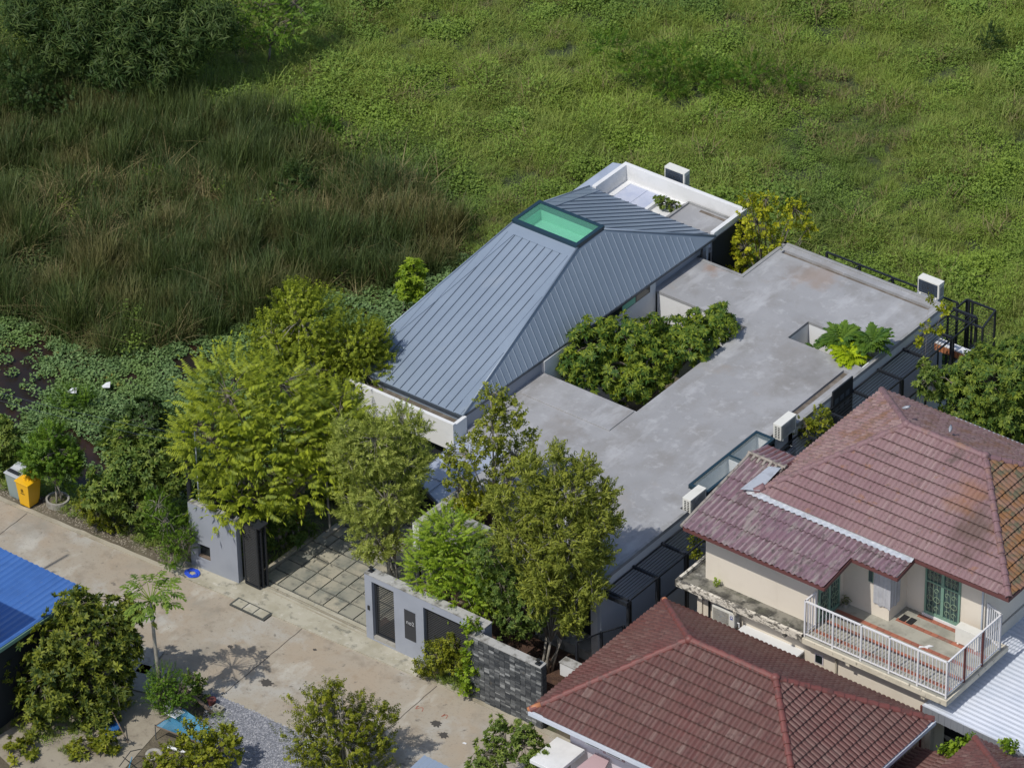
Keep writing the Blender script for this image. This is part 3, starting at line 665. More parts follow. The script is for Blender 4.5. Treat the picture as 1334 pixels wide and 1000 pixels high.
for (x,y) in ((.48,8.44),(10.72,8.22)):
    pass
bx(.1,.9,8.18,8.6,3.56,3.62).build('bracket','metal_dark',house); bx(10.3,11.1,8.0,8.4,3.22,3.30).build('bracket','grey_paint',house)

# ================================================================== STEEL PERGOLA AND FENCE ALONG THE RIGHT WALL
pg = thing('steel_pergola','black steel pergola of thin bars running along the right wall of the modern house','pergola',(12,-1,0))
YB = [-10.28+1.44*k for k in range(14)]; XO = 12.35; ZP = 2.92
rod = mesh_from(MB().box(-.007,.007,0,1.38,-.007,.007),'bar','metal_dark')
for i,y in enumerate(YB):
    if -5.3 < y < -1.4 and False: continue
    MB().beam((11.46,y,ZP),(XO,y,ZP),.07,.09).build('beam','metal_dark',pg)
    MB().box(XO-.04,XO+.04,y-.04,y+.04,0,ZP).build('post','metal_dark',pg)
    if i % 2 == 0 or i < 4: MB().box(XO-.03,XO+.03,y+.10,y+.14,0,ZP-.1).build('post','metal_dark',pg)
    if i < len(YB)-1:
        for k in range(8): share('bar',rod,pg,(11.54+.105*k,y+.03,ZP+.03))
MB().beam((11.50,YB[0],ZP-.01),(11.50,YB[-1],ZP-.01),.03,.05).build('wall_rail','metal_dark',pg)
MB().beam((XO,YB[0],ZP-.04),(XO,YB[-1],ZP-.04),.04,.06).build('edge_rail','metal_dark',pg)
# box frame of the gate bay at the near end
bx(11.5,12.4,-10.42,-10.2,2.78,2.92).build('gate_hood','metal_dark',pg)
fn = thing('screen_fence','dark metal screen fence with slim posts between the two houses','fence',(12.35,-1,0))
fy = YB[::1]
for i in range(len(fy)-1):
    bx(XO-.012,XO+.012,fy[i]+.05,fy[i+1]-.05,.5,1.9).build('screen_panel','mesh_screen',fn)
MB().box(XO-.14,XO+.14,-12.2,8.6,0,.5).build('base_wall','coping',fn)
for i in range(len(fy)-1): MB().beam((XO,fy[i]+.04,1.93),(XO,fy[i+1]-.04,1.93),.04,.05).build('rail','metal_dark',fn)
# near fence from the pergola corner to the planting bed
nf = thing('screen_fence','low dark mesh fence section beside the planting bed, nearest the stone clad wall','fence',(12.0,-11.3,0))
ps = [(11.55,-11.75),(11.85,-10.95),(12.2,-10.3)]
for i,(x,y) in enumerate(ps): MB().box(x-.035,x+.035,y-.035,y+.035,.2,1.95).build('post','metal_dark',nf)
for i in range(2):
    MB().beam((*ps[i],1.92),(*ps[i+1],1.92),.035,.035).build('rail','metal_dark',nf)
    m=MB(); a,b=Vector((*ps[i],0)),Vector((*ps[i+1],0))
    for k in range(1,22):
        q=a.lerp(b,k/22); m.box(q.x-.004,q.x+.004,q.y-.004,q.y+.004,.45,1.9)
    m.build('wire_mesh','metal_dark',nf)['kind']='stuff'
# back corner cage
cg = thing('steel_cage','open black steel cage with wire sides on the back right corner facing the field','cage',(12.2,9.3,0))
c = [(11.46,8.15),(12.78,8.15),(12.55,9.25),(11.46,9.25)]
for (x,y) in c+[(11.55,9.25),(11.68,9.25)]: MB().box(x-.03,x+.03,y-.03,y+.03,0,2.85).build('post','metal_dark',cg)
for i in range(4): MB().beam((*c[i],2.85),(*c[(i+1)%4],2.85),.05,.06).build('beam','metal_dark',cg)
m=MB()
for z in np.arange(.2,2.8,.11):
    m.beam((12.78,8.15,z),(12.55,9.25,z),.008,.008); m.beam((11.46,9.25,z),(12.55,9.25,z),.008,.008)
m.build('wire_mesh','metal_dark',cg)['kind']='stuff'
# fence behind the flat roof
bf = thing('wire_fence','black wire fence with leaning brace behind the far edge of the flat roof','fence',(8,9.6,0))
for k,x in enumerate((6.3,7.6,8.9,10.2,11.4)):
    MB().box(x-.035,x+.035,8.75,8.82,-.3,2.95).build('post','metal_dark',bf)
for z in np.arange(.3,2.9,.22): MB().beam((6.3,8.78,z),(11.4,8.78,z),.012,.012).build('wire','metal_dark',bf)
MB().beam((6.3,8.78,2.95),(11.4,8.78,2.95),.05,.05).build('rail','metal_dark',bf)
for x in (7.6,8.9): MB().beam((x-.3,8.1,2.6),(x,8.78,2.93),.04,.04).build('brace','metal_dark',bf)
# small table with orange cloth inside the pergola at the back
tb = thing('shelf_table','narrow shelf with orange cloth front under the back end of the pergola','shelf',(12.0,7.4,2.2))
bx(11.55,12.75,7.25,7.55,2.28,2.32).build('shelf_board','plastic_white',tb)
m=MB()
for k in range(9): bx(11.57+.13*k,11.68+.13*k,7.22,7.25,2.05,2.27).build('cloth_strip','cap_orange',tb)
for x in (11.6,12.7): MB().box(x-.02,x+.02,7.4,7.44,0,2.28).build('leg','metal_dark',tb)
# hanging dark board on the wall
tg = thing('notice_board','dark square panel with faint marks mounted on the pergola just behind the pink roof peak','panel',(11.6,1.1,2.9))
bx(11.47,11.52,1.55,2.65,2.2,3.5).build('board','metal_dark',tg)
for k in range(6): bx(11.521,11.526,1.65+.3*(k%3),1.85+.3*(k%3),2.6+.35*(k//3),2.8+.35*(k//3)).build('plate','metal_edge',tg)

# ================================================================== STREET WALLS AND GATES
lw = thing('gate_wall','tall grey painted gate wall with low mailbox opening, left of the driveway','wall',(-.9,-13.7,0))
a = P(306.3,677.9,2.42); b = P(244.2,653.6,2.42); a=Vector((a[0],a[1],0)); b=Vector((b[0],b[1],0)); d=(a-b).normalized(); nn=Vector((-d.y,d.x,0))
def wl(s0,s1,t0,t1,z0,z1): # box in the skewed wall frame
    m=MB(); q=[b+d*s0+nn*t0,b+d*s1+nn*t0,b+d*s1+nn*t1,b+d*s0+nn*t1]; return m.prism([(p.x,p.y) for p in q],z0,z1)
LL=(a-b).length
for (s0,s1,z0,z1) in ((0,.28,0,2.4),(.28,.76,0,.45),(.28,.76,.98,2.4),(.76,LL,0,2.4)): wl(s0,s1,0,.22,z0,z1).build('wall','grey_paint',lw)
wl(.28,.76,.14,.2,.45,.98).build('mailbox_back','interior_dark',lw); wl(.3,.74,.02,.13,.47,.52).build('mailbox_shelf','wood_old',lw)
wl(0,LL,0,.22,2.4,2.42).build('coping','coping',lw)
lp = thing('post_lamp','small black lamp on top of the tall grey gate wall','lamp',(a.x-.15,a.y+.05,2.42))
MB().box(a.x-.24,a.x-.1,a.y-.0,a.y+.12,2.42,2.46).build('base','metal_dark',lp); MB().tube([(a.x-.17,a.y+.06,2.46),(a.x-.17,a.y+.06,2.56)],[.03,.05],8).build('lamp_body','iron',lp)
# folded slat gate
sg = thing('sliding_gate','folded stack of black horizontal slat gate leaves beside the grey gate wall','gate',(.35,-13.3,0))
sl_m = mesh_from(MB().box(-.25,.25,-.012,.012,-.022,.022),'slat','louvre')
for k,yy in enumerate((-13.50,-13.36,-13.22)):
    x0=.10+.05*k; x1=.68+.05*k
    lf = MB(); lf.box(x0,x0+.05,yy-.025,yy+.025,.08,2.38); lf.box(x1-.05,x1,yy-.025,yy+.025,.08,2.38); lf.box(x0+.05,x1-.05,yy-.025,yy+.025,2.33,2.38); lf.box(x0+.05,x1-.05,yy-.025,yy+.025,.08,.14)
    lf = lf.build('gate_leaf','metal_dark',sg)
    for q in range(34): share('slat',sl_m,lf,((x0+x1)/2,yy,.19+.064*q),(.35,0,0),(.95,1,1))
bx(.1,.8,-13.52,-13.1,2.38,2.42).build('head_cover','metal_dark',sg)
rail_behind = thing('gate_frame','black steel gate rail frame behind the tall grey gate wall','gate frame',(-1.2,-13.2,0))
for z in (2.35,2.62): MB().beam((-1.9,-13.25,z),(.1,-13.05,z),.05,.05).build('rail','metal_dark',rail_behind)
for x in (-1.85,-1.2,-.5): MB().box(x-.025,x+.025,-13.22,-13.17,0,2.62).build('upright','metal_dark',rail_behind)
# entrance wall with pedestrian gate, name plate and slat opening
ew = thing('entrance_wall','grey entrance wall with black slatted pedestrian gate, name plate and slatted opening','wall',(7,-13.2,0))
Y0,Y1 = -13.38,-13.04; ZT=2.45
for (x0,x1,z0,z1) in ((4.80,5.07,0,ZT),(5.07,5.92,2.25,ZT),(5.07,5.92,0,.08),(5.92,7.05,0,ZT),(7.05,9.15,2.18,ZT),(7.05,9.15,0,.25),(9.15,9.38,0,ZT)):
    bx(x0,x1,Y0,Y1,z0,z1).build('wall','grey_paint',ew)
bx(4.79,9.40,Y0-.01,Y1+.01,ZT,ZT+.025).build('coping','coping',ew)
bx(5.07,5.92,-13.36,-13.1,.08,.20).build('door_sill','cement',ew)
pgt = MB()
for (x0,x1,z0,z1) in ((5.08,5.16,.2,2.24),(5.83,5.91,.2,2.24),(5.16,5.83,.2,.27),(5.16,5.83,2.17,2.24)): pgt.box(x0,x1,-13.26,-13.20,z0,z1)
pgt = pgt.build('pedestrian_gate','metal_dark',ew)
s2 = mesh_from(MB().box(-.34,.34,-.01,.01,-.022,.022),'slat','louvre')
for q in range(28): share('slat',s2,pgt,(5.495,-13.23,.32+.067*q),(.4,0,0))
s3 = mesh_from(MB().box(-1.05,1.05,-.01,.01,-.024,.024),'slat','louvre')
so_ = bx(7.06,7.12,-13.30,-13.2,.25,2.18).build('slat_screen','metal_dark',ew)
for q in range(28): share('slat',s3,so_,(8.1,-13.26,.30+.067*q),(.4,0,0))
bx(7.06,9.14,-13.12,-13.09,.25,2.18).build('screen_back','interior_dark',ew)
pl = bx(6.32,6.74,Y0-.015,Y0,.72,1.80).build('name_plate','sign_plate',ew)
bx(6.33,6.73,Y0-.018,Y0-.0155,1.24,1.25).build('plate_joint','iron',pl)
cu = bpy.data.curves.new('number_text','FONT'); cu.body='no2'; cu.size=.20; cu.extrude=.003; cu.align_x='RIGHT'
to = bpy.data.objects.new('number_text',cu); COL.objects.link(to); cu.materials.append(MAT['sign_text'])
dg = bpy.context.evaluated_depsgraph_get(); me = bpy.data.meshes.new_from_object(to.evaluated_get(dg)); bpy.data.objects.remove(to)
to = bpy.data.objects.new('number_text',me); COL.objects.link(to); to.parent=pl; to.location=Vector((6.70,Y0-.019,1.30))-ROOTLOC[pl.name]; to.rotation_euler=(math.pi/2,0,0); to['label']='small light lettering reading no2'
bx(4.90,4.97,Y0-.03,Y0,1.15,1.3).build('door_bell','iron',ew)
for (x,y,z,lb) in ((4.93,-13.2,ZT+.025,'small black lamp on the left end of the grey entrance wall'),(11.62,-13.7,2.36,'small black lamp on the right end of the stone clad wall')):
    t = thing('post_lamp',lb,'lamp',(x,y,z)); MB().box(x-.08,x+.08,y-.07,y+.07,z,z+.03).build('base','metal_dark',t); MB().tube([(x,y,z+.03),(x,y,z+.13)],[.035,.055],8).build('lamp_body','iron',t); MB().box(x-.06,x+.06,y-.06,y+.06,z+.13,z+.15).build('lamp_cap','iron',t)
# stone clad wall
sw = thing('stone_wall','charcoal wall clad in thin split stone strips beside the entrance wall','wall',(10.4,-13.7,0))
bx(9.05,11.76,-13.74,-13.52,0,2.30).build('wall_core','mortar',sw)
bx(9.03,11.78,-13.80,-13.50,2.30,2.335).build('coping','coping',sw)
m = MB(); cw=.197; zr=.082
for i in range(14):
    x0=9.05+.1935*i; z=.0; off=random.uniform(0,.02)
    while z < 2.29:
        hh = zr*random.choice((1,1,1,.5,1.0)); z1=min(z+hh,2.295); dd=random.uniform(.012,.032); tv=max(0,random.gauss(.14,.14)); tv = random.uniform(.55,1) if random.random()<.10 else tv
        m.box(x0+.004,x0+.1885,-13.74-dd,-13.739,z+.004,z1-.004,tv); z=z1
    # return side
m.build('stone_strips','stone',sw)['kind']='stuff'
m = MB()
for q in range(31):
    m.box(11.761,11.761+random.uniform(.01,.02),-13.74,-13.52,.0735*q+.002,.0735*q+.07,random.uniform(0,.2))
m.build('stone_strips','stone',sw)['kind']='stuff'
sw2 = thing('low_wall','short stained concrete capped wall between the stone clad wall and the mesh fence','wall',(12,-13.0,0))
bx(11.45,12.2,-12.45,-12.15,1.1,1.55).build('wall','white_paint',sw2); bx(11.43,12.22,-12.47,-12.13,1.55,1.58).build('coping','coping',sw2)
# ================================================================== TILED ROOFS
TW, TL = .33, .34
def tile_faces(w=TW, l=TL+.03, seg=8, roll=2, amp=.034, lift=.06):
    vs = []; fs = []
    for i in range(seg):
        for q in (i,i+1):
            x = -w/2+w*q/seg; z = amp*abs(math.sin(math.pi*roll*q/seg))**.8; s = .305/l; zm = (z+lift)*(1-s)+(z+.004)*s
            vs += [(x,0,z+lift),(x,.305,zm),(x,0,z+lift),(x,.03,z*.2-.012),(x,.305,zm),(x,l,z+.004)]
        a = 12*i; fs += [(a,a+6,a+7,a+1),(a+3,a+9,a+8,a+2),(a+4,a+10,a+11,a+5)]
    return vs, fs
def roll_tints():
    v=[random.random()**2 for _ in range(4)]; return [q for i in range(8) for q in (lambda a:[a,a,-1,-1,-.30,-.65]*2)(max(0,min(1,v[i//2]+random.uniform(-.15,.15))))]  # below zero at lap edges: painted gap shade together with dirt
def tiled_plane(root, part, poly, mt, budget, keep=None):
    e0,e1 = poly[0],poly[1]; ed=(e1-e0).normalized(); nrm=ed.cross(poly[-1]-e0).normalized()
    if nrm.z<0: nrm=-nrm
    sl=nrm.cross(ed).normalized(); sl = sl if sl.z>0 else -sl
    ex = sl.cross(nrm)   # right handed x
    R = Matrix((ex,sl,nrm)).transposed(); eul=R.to_euler()
    key='tile_'+mt
    if key not in TILES:
        TILES[key]=[]
        for _ in range(10):
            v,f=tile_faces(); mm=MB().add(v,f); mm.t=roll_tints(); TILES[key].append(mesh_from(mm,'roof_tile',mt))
    P2=[((p-e0).dot(ex),(p-e0).dot(sl)) for p in poly]
    us=[p[0] for p in P2]; vsn=[p[1] for p in P2]
    n=len(P2); area=sum(P2[i][0]*P2[(i+1)%n][1]-P2[(i+1)%n][0]*P2[i][1] for i in range(n)); sg=1 if area>0 else -1
    edges=[]
    for i in range(n):
        a,b=P2[i],P2[(i+1)%n]; dx,dy=b[0]-a[0],b[1]-a[1]; L_=math.hypot(dx,dy)
        if L_<1e-4: continue
        edges.append((a,(dy/L_*sg,-dx/L_*sg)))      # outward normal
    tv,tf=tile_faces(); merged=MB(); full=[]
    v=-.03; row=0
    while v<max(vsn):
        u=math.floor(min(us)/TW)*TW
        while u<max(us)+TW:
            c=[(u-TW/2,v+.02),(u+TW/2,v+.02),(u+TW/2,v+TL+.03),(u-TW/2,v+TL+.03)]
            ins=[max((q[0]-a[0])*nx+(q[1]-a[1])*ny for q in c) for (a,(nx,ny)) in edges]
            out=any(min((q[0]-a[0])*nx+(q[1]-a[1])*ny for q in c)>0 for (a,(nx,ny)) in edges)
            if not out:
                if max(ins)<=.06: full.append((u,v))
                else:
                    t=random.random()**2
                    for f in tf:
                        pl=[Vector((tv[i][0]+u,tv[i][1]+v,tv[i][2])) for i in f]
                        for (a,(nx,ny)) in edges:
                            if len(pl)<3: break
                            pl=clip_poly(pl,Vector((a[0],a[1],0)),Vector((nx,ny,0)),1)
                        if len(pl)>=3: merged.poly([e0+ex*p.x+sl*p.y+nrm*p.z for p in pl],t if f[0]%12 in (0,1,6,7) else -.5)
            u+=TW
        v+=TL; row+=1
    full.sort(key=lambda q:-( (e0+ex*q[0]+sl*q[1])-Vector(CP)).length)
    full=full[::-1]
    for k,(u,v) in enumerate(full):
        if budget[0]>0:
            budget[0]-=1
            share('roof_tile',random.choice(TILES[key]),part,e0+ex*u+sl*v+nrm*random.uniform(0,.004),(eul.x,eul.y,eul.z+0))
        else:
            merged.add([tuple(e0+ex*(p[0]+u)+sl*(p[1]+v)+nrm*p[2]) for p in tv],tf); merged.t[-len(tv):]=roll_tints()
    if merged.v: merged.build('roof_tiles',mt,part,kind='stuff')
TILES={}
def cap_line(part, a, b, mt, r=.115, ln=.36):
    key='cap_'+mt
    if key not in TILES:
        m=MB(); n=7; vs=[]
        for (y,rr,zz) in ((0,r,.012),(ln*1.08,r*.80,0),(0,r*.86,-.002)):
            for i in range(n+1): an=math.pi*i/n; vs.append((rr*math.cos(an),y,rr*math.sin(an)+zz-.03))
        fs=[(i,i+1,n+2+i,n+1+i) for i in range(n)]+[(2*(n+1)+i,2*(n+1)+i+1,i+1,i) for i in range(n)]
        m.add(vs,fs); TILES[key]=mesh_from(m,'ridge_cap',mt)
    d=(b-a); L_=d.length; d.normalize(); k=int(L_/ln)
    x=d.cross(Vector((0,0,1))).normalized(); z=x.cross(d)
    eul=Matrix((x,d,z)).transposed().to_euler()
    for i in range(k+1):
        o=share('ridge_cap',TILES[key],part,a+d*(ln*i)+Vector((0,0,.03)),tuple(eul)); 
        if i==k: o.scale=(1,max(.2,(L_-ln*k)/ln),1)
def hip_roof(root, x0,x1,y0,y1,z0,rx0,rx1,ry,z1, mats, budget, order='frlb'):
    z0-=.06; z1-=.05
    V_=Vector; c=[V_((x0,y0,z0)),V_((x1,y0,z0)),V_((x1,y1,z0)),V_((x0,y1,z0))]; r0=V_((rx0,ry,z1)); r1=V_((rx1,ry,z1))
    base=MB(); dn=V_((0,0,-.05))
    for q in ((c[0],c[1],r1,r0),(c[1],c[2],r1),(c[2],c[3],r0,r1),(c[3],c[0],r0)): base.poly([p+dn for p in q])
    base.poly([p+V_((0,0,-.16)) for p in c[::-1]])
    for i in range(4): base.poly([c[i]+V_((0,0,-.16)),c[(i+1)%4]+V_((0,0,-.16)),c[(i+1)%4]+dn,c[i]+dn])
    part=base.build('tiled_roof',mats.get('under','rust_brown'),root)
    pl={'f':[c[0],c[1],r1,r0],'r':[c[1],c[2],r1],'b':[c[2],c[3],r0,r1],'l':[c[3],c[0],r0]}
    for k in order: tiled_plane(root,part,pl[k],mats.get(k,mats['t']),budget)
    for a,b in ((c[0],r0),(c[1],r1),(c[2],r1),(c[3],r0),(r0,r1)): cap_line(part,a,b,mats['cap'])
    return part,c,r0,r1
# ---------------- dark red tiled house in front
rh = thing('tiled_house','single storey house with dark red tiled hip roof and pale eave gutter, front right','house',(18,-13,0))
part,c,r0,r1 = hip_roof(rh,13.25,22.75,-16.2,-9.72,3.05,16.5,19.5,-12.95,5.05,{'t':'tile_red','cap':'cap_red'},[300],'frlb')
MB().tube([c[0]+Vector((-.05,-.05,.02)),c[0]+Vector((.22,.22,.16))],[.075,.10],8).build('end_cap','cap_orange',part,smooth=True)
for p in (r0,r1):
    bmx=MB(); bmx.tube([p+Vector((0,0,-.08)),p+Vector((0,0,.10)),p+Vector((0,0,.15))],[.16,.14,.05],10); bmx.build('ridge_knob','cap_red',part,smooth=True)
MB().tube([c[3]+Vector((-.03,.03,.03)),c[3]+Vector((.1,-.1,.12))],[.06,.09],8).build('end_cap','cap_orange',part,smooth=True)
g = MB(); g.beam(c[0]+Vector((0,-.05,-.06)),c[1]+Vector((0,-.05,-.06)),.10,.13); g.build('gutter','white_sheet',rh)
g = MB(); g.beam(c[1]+Vector((.05,0,-.06)),c[2]+Vector((.05,0,-.06)),.10,.13); g.build('gutter','white_sheet',rh)
bx(14.15,22.1,-15.5,-10.4,0,2.89).build('wall','lilac_wall',rh)
for x in (15.0,15.75,17.5):
    wdo=bx(x-.28,x+.28,-15.56,-15.501,2.05,2.75).build('window','white_paint',rh); bx(x-.22,x+.22,-15.575,-15.561,2.11,2.69).build('pane','pane_dark',wdo)
bx(15.35,16.1,-15.53,-15.502,2.0,2.8).build('panel','pink_wall',rh)
pc = thing('porch_canopy','white flat porch slab under the front eave of the dark red tiled house','canopy',(14.6,-16.2,2))
bx(13.75,14.75,-16.9,-15.6,1.75,1.88).build('slab','white_paint',pc,bevel=.01)
m=MB().slabpoly([(14.78,-16.9,1.55),(15.9,-16.9,1.55),(15.6,-15.56,1.9),(15.1,-15.56,1.9)],.06); m.build('sloping_sheet','pink_wall',pc)
# ---------------- second dark red roof, bottom right corner
rh2 = thing('tiled_house','corner of another dark red tiled roof at the bottom right, partly out of view','house',(27,-13,0))
hip_roof(rh2,24.15,31,-16,-9.68,3.0,27.2,28.0,-12.8,4.9,{'t':'tile_red','cap':'cap_red'},[120],'lfbr')
bx(24.8,30.4,-15.4,-10.3,0,2.84).build('wall','lilac_wall',rh2)
lr = thing('low_roof','low shaded dark tiled lean-to roof between the two dark red tiled houses','lean-to roof',(23.2,-11.5,0))
V_=Vector; q=[V_((22.35,-13.5,1.9)),V_((22.35,-9.9,1.9)),V_((24.1,-9.9,2.25)),V_((24.1,-13.5,2.25))]
b=MB(); b.slabpoly([p+V_((0,0,-.05)) for p in q],.08); lp_=b.build('tiled_roof','rust_brown',lr); tiled_plane(lr,lp_,q,'tile_red',[60])
bx(22.5,24.0,-13.3,-10.0,0,1.8).build('wall','lilac_wall',lr)
# ---------------- cream two storey house
ch = thing('cream_house','two storey cream house with pink tiled hip roof and white railed balcony','house',(18,-5,0))
FLR=3.30
def cw_(x0,x1,y0,y1,z0,z1,mt='cream_wall',nm='wall'): return bx(x0,x1,y0,y1,z0,z1).build(nm,mt,ch)
cw_(13.82,17.75,-8.42,-6.2,FLR,5.50); cw_(15.3,17.75,-6.2,-1.2,FLR,5.85); cw_(17.75,19.36,-6.98,-1.2,FLR,5.72); cw_(19.36,22.05,-6.06,-1.2,FLR,5.85)
cw_(13.95,22.0,-8.72,-1.2,0,3.12,'cream_wall'); cw_(13.78,13.95,-8.78,-8.4,0,3.12)
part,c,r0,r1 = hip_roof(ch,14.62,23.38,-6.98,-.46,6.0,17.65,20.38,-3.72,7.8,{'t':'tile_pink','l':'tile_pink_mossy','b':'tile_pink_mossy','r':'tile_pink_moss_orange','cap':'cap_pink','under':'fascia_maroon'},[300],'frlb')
for p in (r0,r1): MB().tube([p+V_((0,0,-.08)),p+V_((0,0,.10)),p+V_((0,0,.15))],[.16,.13,.05],10).build('ridge_knob','cap_pink',part,smooth=True)
MB().tube([c[0]+V_((-.06,-.06,.02)),c[0]+V_((.16,.16,.16))],[.10,.13],8).build('end_cap','cap_pink',part,smooth=True)
# white gutter on the far side of the roof
MB().beam(c[3]+V_((2.5,.08,-.05)),c[2]+V_((0,.08,-.05)),.14,.10).build('gutter','flashing',ch)
MB().beam((20.15,-6.98,5.90),(23.38,-6.98,5.90),.04,.14).build('fascia','fascia_maroon',ch)
# corrugated fibre cement lean-to
KS=.178
def lz(y): return 5.5+KS*(y+9.15)
def sheet(x0,x1,y0,y1,lift,nm='roof_sheet',mt='fibre_sheet',pitch=.2,amp=.032,zf=lz):
    n=max(4,int(round((x1-x0)/pitch*6))); m=MB(); vs=[]; tt=[]
    for i in range(n+1):
        x=x0+(x1-x0)*i/n; w=amp*math.cos(2*math.pi*(x-13.55)/pitch); tv=.5+.5*math.cos(2*math.pi*(x-13.55)/pitch); tt+=[tv**3*.9,-.6,-.9,tv**3*.9,-.9]  # pale worn ridges; lap shade and dirt painted by negative tint
        vs+=[(x,y0,zf(y0)+w+lift+.034),(x,y1,zf(y1)+w+lift),(x,y0+.05,zf(y0)+w+lift+.008),(x,y1-.13,zf(y1-.13)+w+lift+.004),(x,y0,zf(y0)+w+lift+.034)]
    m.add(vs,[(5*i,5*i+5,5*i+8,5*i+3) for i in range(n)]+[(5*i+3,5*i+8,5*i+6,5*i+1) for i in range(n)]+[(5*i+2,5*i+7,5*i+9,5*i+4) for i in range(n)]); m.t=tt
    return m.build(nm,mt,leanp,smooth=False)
leanp = MB().slabpoly([(13.6,-9.1,lz(-9.1)-.05),(18.5,-9.1,lz(-9.1)-.05),(18.5,-5.8,lz(-5.8)-.05),(13.6,-5.8,lz(-5.8)-.05)],.03).build('lean_to_roof','fascia_maroon',ch)
rows=[-9.22,-8.45,-7.62,-6.85,-5.82]
X=13.55
while X<18.5:
    for j in range(4):
        y0=rows[j]; y1=rows[j+1]+.06
        if X>=14.5 and j==3: continue
        if j==2 and X>=14.5: y1=-6.82
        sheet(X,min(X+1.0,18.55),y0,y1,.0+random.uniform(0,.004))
    X+=1.0
for (a,b_) in ((18.55,19.35),(19.35,20.15)):
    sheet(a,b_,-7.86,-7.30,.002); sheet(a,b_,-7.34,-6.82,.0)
# ridge piece and short back slope
MB().slabpoly([(13.5,-5.72,6.14),(14.75,-5.72,6.14),(14.75,-4.9,5.98),(13.5,-4.9,5.98)],.03).build('back_sheet_base','fascia_maroon',leanp)
sheet(13.5,14.7,-5.80,-4.9,.0,zf=lambda y:6.16-.2*(y+5.8))
rm=MB()
for i in range(7): rm.tube([(13.5+.2*i,-5.98,6.09),(13.5+.2*i,-5.78,6.17),(13.5+.2*i,-5.60,6.12)],[.05,.06,.05],6)
rm.tube([(13.45,-5.78,6.19),(14.8,-5.78,6.19)],.05,6); rm.build('ridge_piece','fibre_ridge',leanp)
rm=MB(); rm.tube([(13.50,-9.22,lz(-9.22)+.03),(13.50,-5.8,lz(-5.8)+.03)],.055,6); rm.build('verge_piece','fibre_ridge',leanp)
for (a,b_) in (((13.55,-9.18,5.42),(18.55,-9.18,5.42)),((18.55,-9.18,5.42),(18.55,-7.82,5.66)),((18.55,-7.82,5.66),(20.15,-7.82,5.66)),((20.15,-7.82,5.66),(20.15,-6.98,5.82)),((13.55,-9.18,5.42),(13.55,-5.8,6.0))):
    MB().beam(a,b_,.04,.12).build('fascia','fascia_maroon',ch)
MB().slabpoly([(13.65,-9.1,5.40),(18.5,-9.1,5.40),(18.5,-7.0,5.62),(13.65,-7.0,5.62)],.03).build('soffit','lilac_wall',ch)
# silver serrated flashing where the lean-to meets the tiles
m=MB(); n=60; vs=[]
for i in range(n+1):
    x=14.35+(20.18-14.35)*i/n; s=(i%2)*.05
    vs+=[(x,-7.16-s+(.0),lz(-7.16)+.055-.012*(i%2)),(x,-6.90,lz(-6.9)+.12)]
m.add(vs,[(2*i,2*i+2,2*i+3,2*i+1) for i in range(n)])
m.poly([(14.2,-7.25,6.0),(14.75,-7.05,6.06),(14.72,-5.9,6.22),(14.35,-6.0,6.18)]); m.build('silver_flashing','flashing',leanp)
# roof-end pebbles / birds on the ridge: three pigeons
def pigeon(x,y,z,lb,rz):
    t=thing('pigeon',lb,'bird',(x,y,z),'pigeons on the pink roof',rz); ROOTLOC[t.name]=V_((0,0,0))
    MB().tube([(-.13,0,.055),(-.09,0,.06),(-.03,0,.08),(.03,0,.10),(.07,0,.12),(.085,0,.145)],[.02,.035,.055,.055,.04,.02],8).build('body','grey_sheet',t,smooth=True)
    MB().tube([(.07,0,.145),(.09,0,.155),(.12,0,.15)],[.018,.026,.006],7).build('head','metal_seam',t,smooth=True)
    for s in (-1,1): MB().tube([(.01,s*.02,.05),(.01,s*.02,0)],.005,4).build('leg','cap_red',t)
pigeon(17.35,-3.3,7.92,'grey pigeon beside the left end knob of the pink roof ridge',.5)
pigeon(18.7,-3.0,7.55,'grey pigeon on the tiles behind the middle of the pink roof ridge',2.0)
# ledge along the front of the upper floor
lg=MB(); 
lgp=bx(13.28,17.78,-9.10,-8.42,3.22,3.30).build('ledge_slab','ledge_concrete',ch); bx(13.28,13.82,-8.42,-7.0,3.22,3.30).build('ledge_slab','ledge_concrete',ch)
def lipseg(a,b,w,z0,z1):
    m=MB(); n=int((V_(b)-V_(a)).length/.12); A=V_(a);B=V_(b); d=(B-A).normalized(); nn_=V_((-d.y,d.x,0))*w
    vs=[]
    for i in range(n+1):
        p=A.lerp(B,i/n); k=.012*noise.noise(V_((p.x*4,p.y*4,0))); h=z1+.02*noise.noise(V_((p.x*3,p.y*3,4)))
        vs+=[(p.x-nn_.x*0,p.y-nn_.y*0+k,z0),(p.x,p.y+k,h),(p.x+nn_.x,p.y+nn_.y+k,h),(p.x+nn_.x,p.y+nn_.y,3.29)]
    m.add(vs,[(4*i+j,4*i+4+j,4*i+5+j,4*i+1+j) for i in range(n) for j in range(3)]+[(0,1,2,3)])
    return m.build('ledge_lip','ledge_lip',ch)
lipseg((13.24,-9.16,0),(17.78,-9.16,0),.09,3.19,3.43); lipseg((13.24,-7.0,0),(13.24,-9.16,0),.09,3.19,3.43)
for x in (14.1,15.35,17.1): bx(x,x+.12,-9.17,-8.25,3.08,3.22).build('bracket','ledge_lip',ch)
